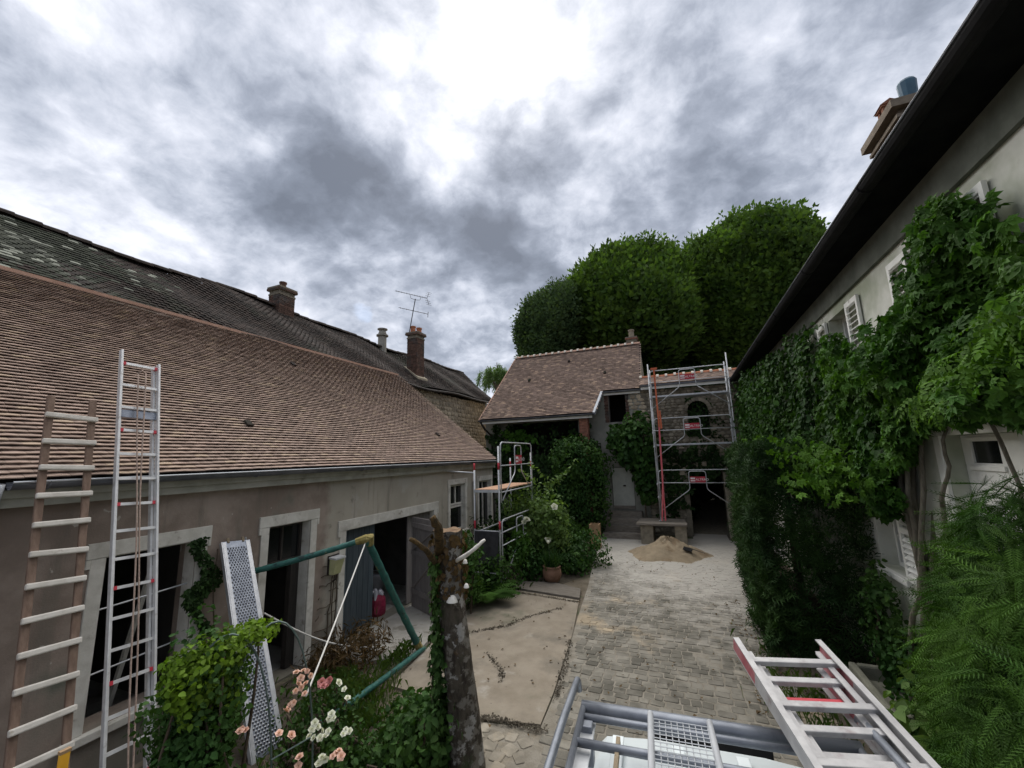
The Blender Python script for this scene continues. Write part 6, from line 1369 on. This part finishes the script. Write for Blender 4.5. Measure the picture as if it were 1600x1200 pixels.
for k, (dx, r_) in enumerate(((0., .42), (.34, .40))):
    MB().tube([np.array((HC[0]+.05+dx*.4, HC[1]+.02+dx, 0))+np.array((r_*math.cos(b)*.45, r_*math.cos(b)*.9, (HC[2]+.1)*max(0, math.sin(b))**.75)) for b in np.linspace(math.pi, 0, 22)], .009, 6).build('hoop', 'hoop_metal', hp, smooth=True)
for z in (.45, .8): MB().tube([(HC[0]+.25, HC[1]+.36, z), (HC[0]+.36, HC[1]+.68, z+.02)], .007, 5).build('tie_bar', 'hoop_metal', hp)
# roses
def rose(name, label, c, rad, n, seed, fl, mat, dep, size, leaf='leaf_rose'):
    e = shrub(name, label, [((c[0], c[1], rad[2]*.75), rad)], n, LEAFB, leaf, .050, seed, cat='rose bush', shell=.1, lump=.4, nst=7)
    flowers(e, [DP(px, py, dep+random.uniform(-.12, .12)) for px, py in fl], mat, size, name='rose'); return e
c = ZP(480, 1120, .45); rose('pink_rose_bush', 'rose bush with clusters of peach-pink blooms beside the steel walkway', c, (.42, .42, .48), 500, 101, [(463, 1051), (474, 1048), (480, 1049), (485, 1056), (470, 1060), (478, 1068), (466, 1068), (471, 1075), (476, 1084), (462, 1080), (450, 1108), (455, 1101), (446, 1112), (459, 1098)], 'petal_pink', 3.75, .034)
c = ZP(520, 1090, .45); rose('red_rose_bush', 'rose bush bearing a few deep pink buds in front of the doorway', c, (.40, .40, .42), 500, 103, [(503, 1067), (515, 1063), (510, 1072), (505, 1072)], 'petal_rose', 4.1, .042)
c = ZP(520, 1165, .35); e = rose('white_rose_bush', 'low rose bush with white flower clusters at the bottom of the picture', c, (.48, .42, .42), 750, 105, [(518, 1116), (521, 1122), (514, 1123), (492, 1130), (487, 1140), (496, 1136), (484, 1150), (490, 1153), (503, 1142), (508, 1150), (513, 1143), (500, 1153), (540, 1140), (546, 1143), (536, 1147), (503, 1183), (500, 1190), (508, 1186), (497, 1194), (543, 1091), (529, 1067), (538, 1077)], 'petal_white', 3.45, .030)
c = ZP(440, 1180, .35); rose('pink_rose_bush', 'sparse rose bush with pale pink blooms over the foot of the steel walkway', c, (.34, .32, .32), 150, 107, [(436, 1146), (455, 1149), (468, 1183), (466, 1197), (378, 1139), (374, 1143), (384, 1141), (525, 1178), (530, 1173), (520, 1182), (533, 1182)], 'petal_pink', 3.2, .032)
shrub('brown_shrub', 'bronze-leaved shrub at the foot of the wall between door and garage', [((-5.35, 6.0, .28), (.45, .5, .36)), ((-5.6, 5.5, .22), (.3, .35, .28))], 1300, NARROW, 'leaf_brown', .14, 111, shell=.3)
shrub('leafy_weeds', 'mixed green weeds between the roses and the tree stump', [((-3.35, 3.75, .22), (.55, .45, .34)), ((-3.15, 4.3, .2), (.45, .4, .28)), ((-3.6, 4.0, .15), (.45, .4, .2))], 1700, LEAFB, 'leaf_bush', .055, 115, cat='weeds', shell=.2)
wv = wall_growth([(300, 900), (312, 852), (330, 850), (338, 880), (325, 935), (318, 1000), (300, 1010)], 1300, 'x', X0, 1, (3.4, .6), (4.4, 2.5), .03, .14, 25); plant_obj('window_vine', 'dark vine hanging beside the large near window', 'vine', LEAFB, 'leaf_dark', [wv], .052, droop=1.2, stems=[(wander((X0+.05, 3.98, .05), (X0+.05, 3.95, 2.2), 10, .02, 26), .014, .008)])
ev = empty('dry_vine', (X0+.04, 5.85, 0), 'bare dry vine stems on the wall below the lantern', 'vine')
for k in range(9): MB().tube(wander((X0+.03, 5.66+.02*k, .15+.17*k), (X0+.035, 6.16+.02*(k % 3), .05+.18*k+.1), 9, .02, 400+k), .007, 5).build('stem', 'stem_brown', ev, smooth=True)
for k in range(3): MB().tube(wander((X0+.03, 6.0+.09*k, .05), (X0+.035, 6.05+.06*k, 1.3+.1*k), 9, .02, 420+k), .010, 5).build('stem', 'stem_brown', ev, smooth=True)
# grass, litter
def grass(name, spots, n, h, mat, seed):
    r_ = np.random.default_rng(seed); P = []
    for (x, y, sx, sy, wgt) in spots: P.append(np.stack([r_.normal(x, sx, int(n*wgt)), r_.normal(y, sy, int(n*wgt)), np.full(int(n*wgt), .03)], 1))
    P = np.concatenate(P); k = len(P); a = r_.random(k)*6.28; l_ = h*(.4+.9*r_.random(k)); o_ = np.stack([np.cos(a), np.sin(a), np.zeros(k)], 1)*(l_*r_.uniform(.1, .8, k))[:, None]; sd = np.stack([-np.sin(a), np.cos(a), np.zeros(k)], 1)*.006
    V = np.stack([P-sd, P+sd, P+o_*.4+np.array((0, 0, 1))*(l_*.7)[:, None], P+o_+np.array((0, 0, 1))*(l_*.85)[:, None]], 1).reshape(-1, 3)
    b = np.arange(k)*4; T = np.concatenate([np.stack([b, b+1, b+2], 1), np.stack([b+1, b+3, b+2], 1)]); np_mesh(name, V, T, mat, None, np.repeat(r_.random(k), 4), kind='stuff', label='tufts of short grass along the edge of the paved yard' , cat='grass')
grass('grass_tufts', [(-4.9, 5.2, .35, .25, .2), (-4.3, 4.6, .3, .3, .15), (-4.2, 4.2, .4, .4, .2), (-4.7, 10.1, .3, .25, .1), (-4.75, 6.3, .08, .3, .05), (1.4, 7.3, .3, .9, .15), (-3.0, 3.6, .35, .4, .2)], 5200, .17, 'grass_blade', 5)
n_ = 520; xs = np.concatenate([rng.uniform(-4.4, 1.2, 300), rng.normal(.95, .25, 220)]); yv = np.concatenate([rng.uniform(4.6, 14, 300), rng.uniform(6.5, 11, 220)])
P = np.stack([xs, yv, np.full(n_, .052)], 1); V, T, R = scatter(LEAF, P, np.tile(np.array((0, 0, 1.)), (n_, 1)), .055, droop=.0, jit=.25); np_mesh('leaf_litter', V, T, 'leaf_brown', None, R, kind='stuff', label='dry fallen leaves scattered over the drive', cat='leaves')

lg = [blob((-.9, 23, 1.7), (1.0, 4., 2.3), 3000, .6, .25, 501), blob((2.7, 23, 1.7), (1.0, 4., 2.3), 3000, .6, .25, 502), blob((.9, 27.5, 2.2), (2.4, 1., 2.6), 2600, .6, .25, 503)]
plant_obj('lane_hedge', 'dark hedge lining the shaded lane seen through the gateway', 'hedge', BOUQ, 'leaf_dark', lg, .26, stems=[(wander((-.9, 22, .05), (-.9, 22, 2), 5, .05, 1), .1, .05)])
def grit(pts, n, sp, seed):
    r_ = np.random.default_rng(seed); P = np.array([ZP(*p, .04) for p in pts]); t = r_.random(n)*(len(P)-1); i = t.astype(int); f_ = (t-i)[:, None]
    return P[i]*(1-f_)+P[i+1]*f_+r_.normal(size=(n, 3))*np.array((sp, sp, 0))+np.array((0, 0, .003))
gp = np.concatenate([grit([(735, 988), (790, 978), (830, 962), (878, 950)], 420, .03, 1), grit([(785, 922), (840, 930), (905, 941)], 380, .03, 2), grit([(760, 1020), (782, 1045), (784, 1065)], 150, .03, 3), grit([(690, 985), (640, 1000), (600, 1006)], 200, .06, 4), grit([(890, 1000), (880, 1050), (868, 1090)], 260, .03, 5), grit([(750, 1120), (800, 1128), (850, 1142)], 260, .035, 6)])
V, T, R = scatter(LEAF, gp, np.tile(np.array((0, 0, 1.)), (len(gp), 1)), .035, droop=0, jit=.35); np_mesh('grit', V, T, 'soil_dark', None, R, kind='stuff', label='dark grit lying along the cracks of the beige yard', cat='grit')

shrub('bed_front_shrub', 'dark leafy shrub hiding the foot of the small scaffold tower', [((-4.55, 9.95, .45), (.50, .35, .62)), ((-5.2, 10.3, .45), (.45, .4, .6)), ((-4.1, 11.2, .4), (.45, .5, .5))], 3000, LEAFB, 'leaf_bush', .085, 601)
lt = (1.2, 23.5, 5.2); tree('lane_tree', 'low dark tree spreading over the lane beyond the gateway', lt, (2.6, 4.2, 1.7), 5200, 'leaf_dark', .7, 602, (2.3, 24.5, 0), .2)

shrub('wall_foot_shrub', 'leafy shrub at the foot of the twisted creeper stems between the hedge and the conifer', [((2.28, 6.75, .55), (.20, .55, .62)), ((2.30, 7.35, .9), (.18, .4, .85)), ((2.2, 6.0, .4), (.22, .4, .45))], 2600, LEAFB, 'leaf_bush', .075, 701)
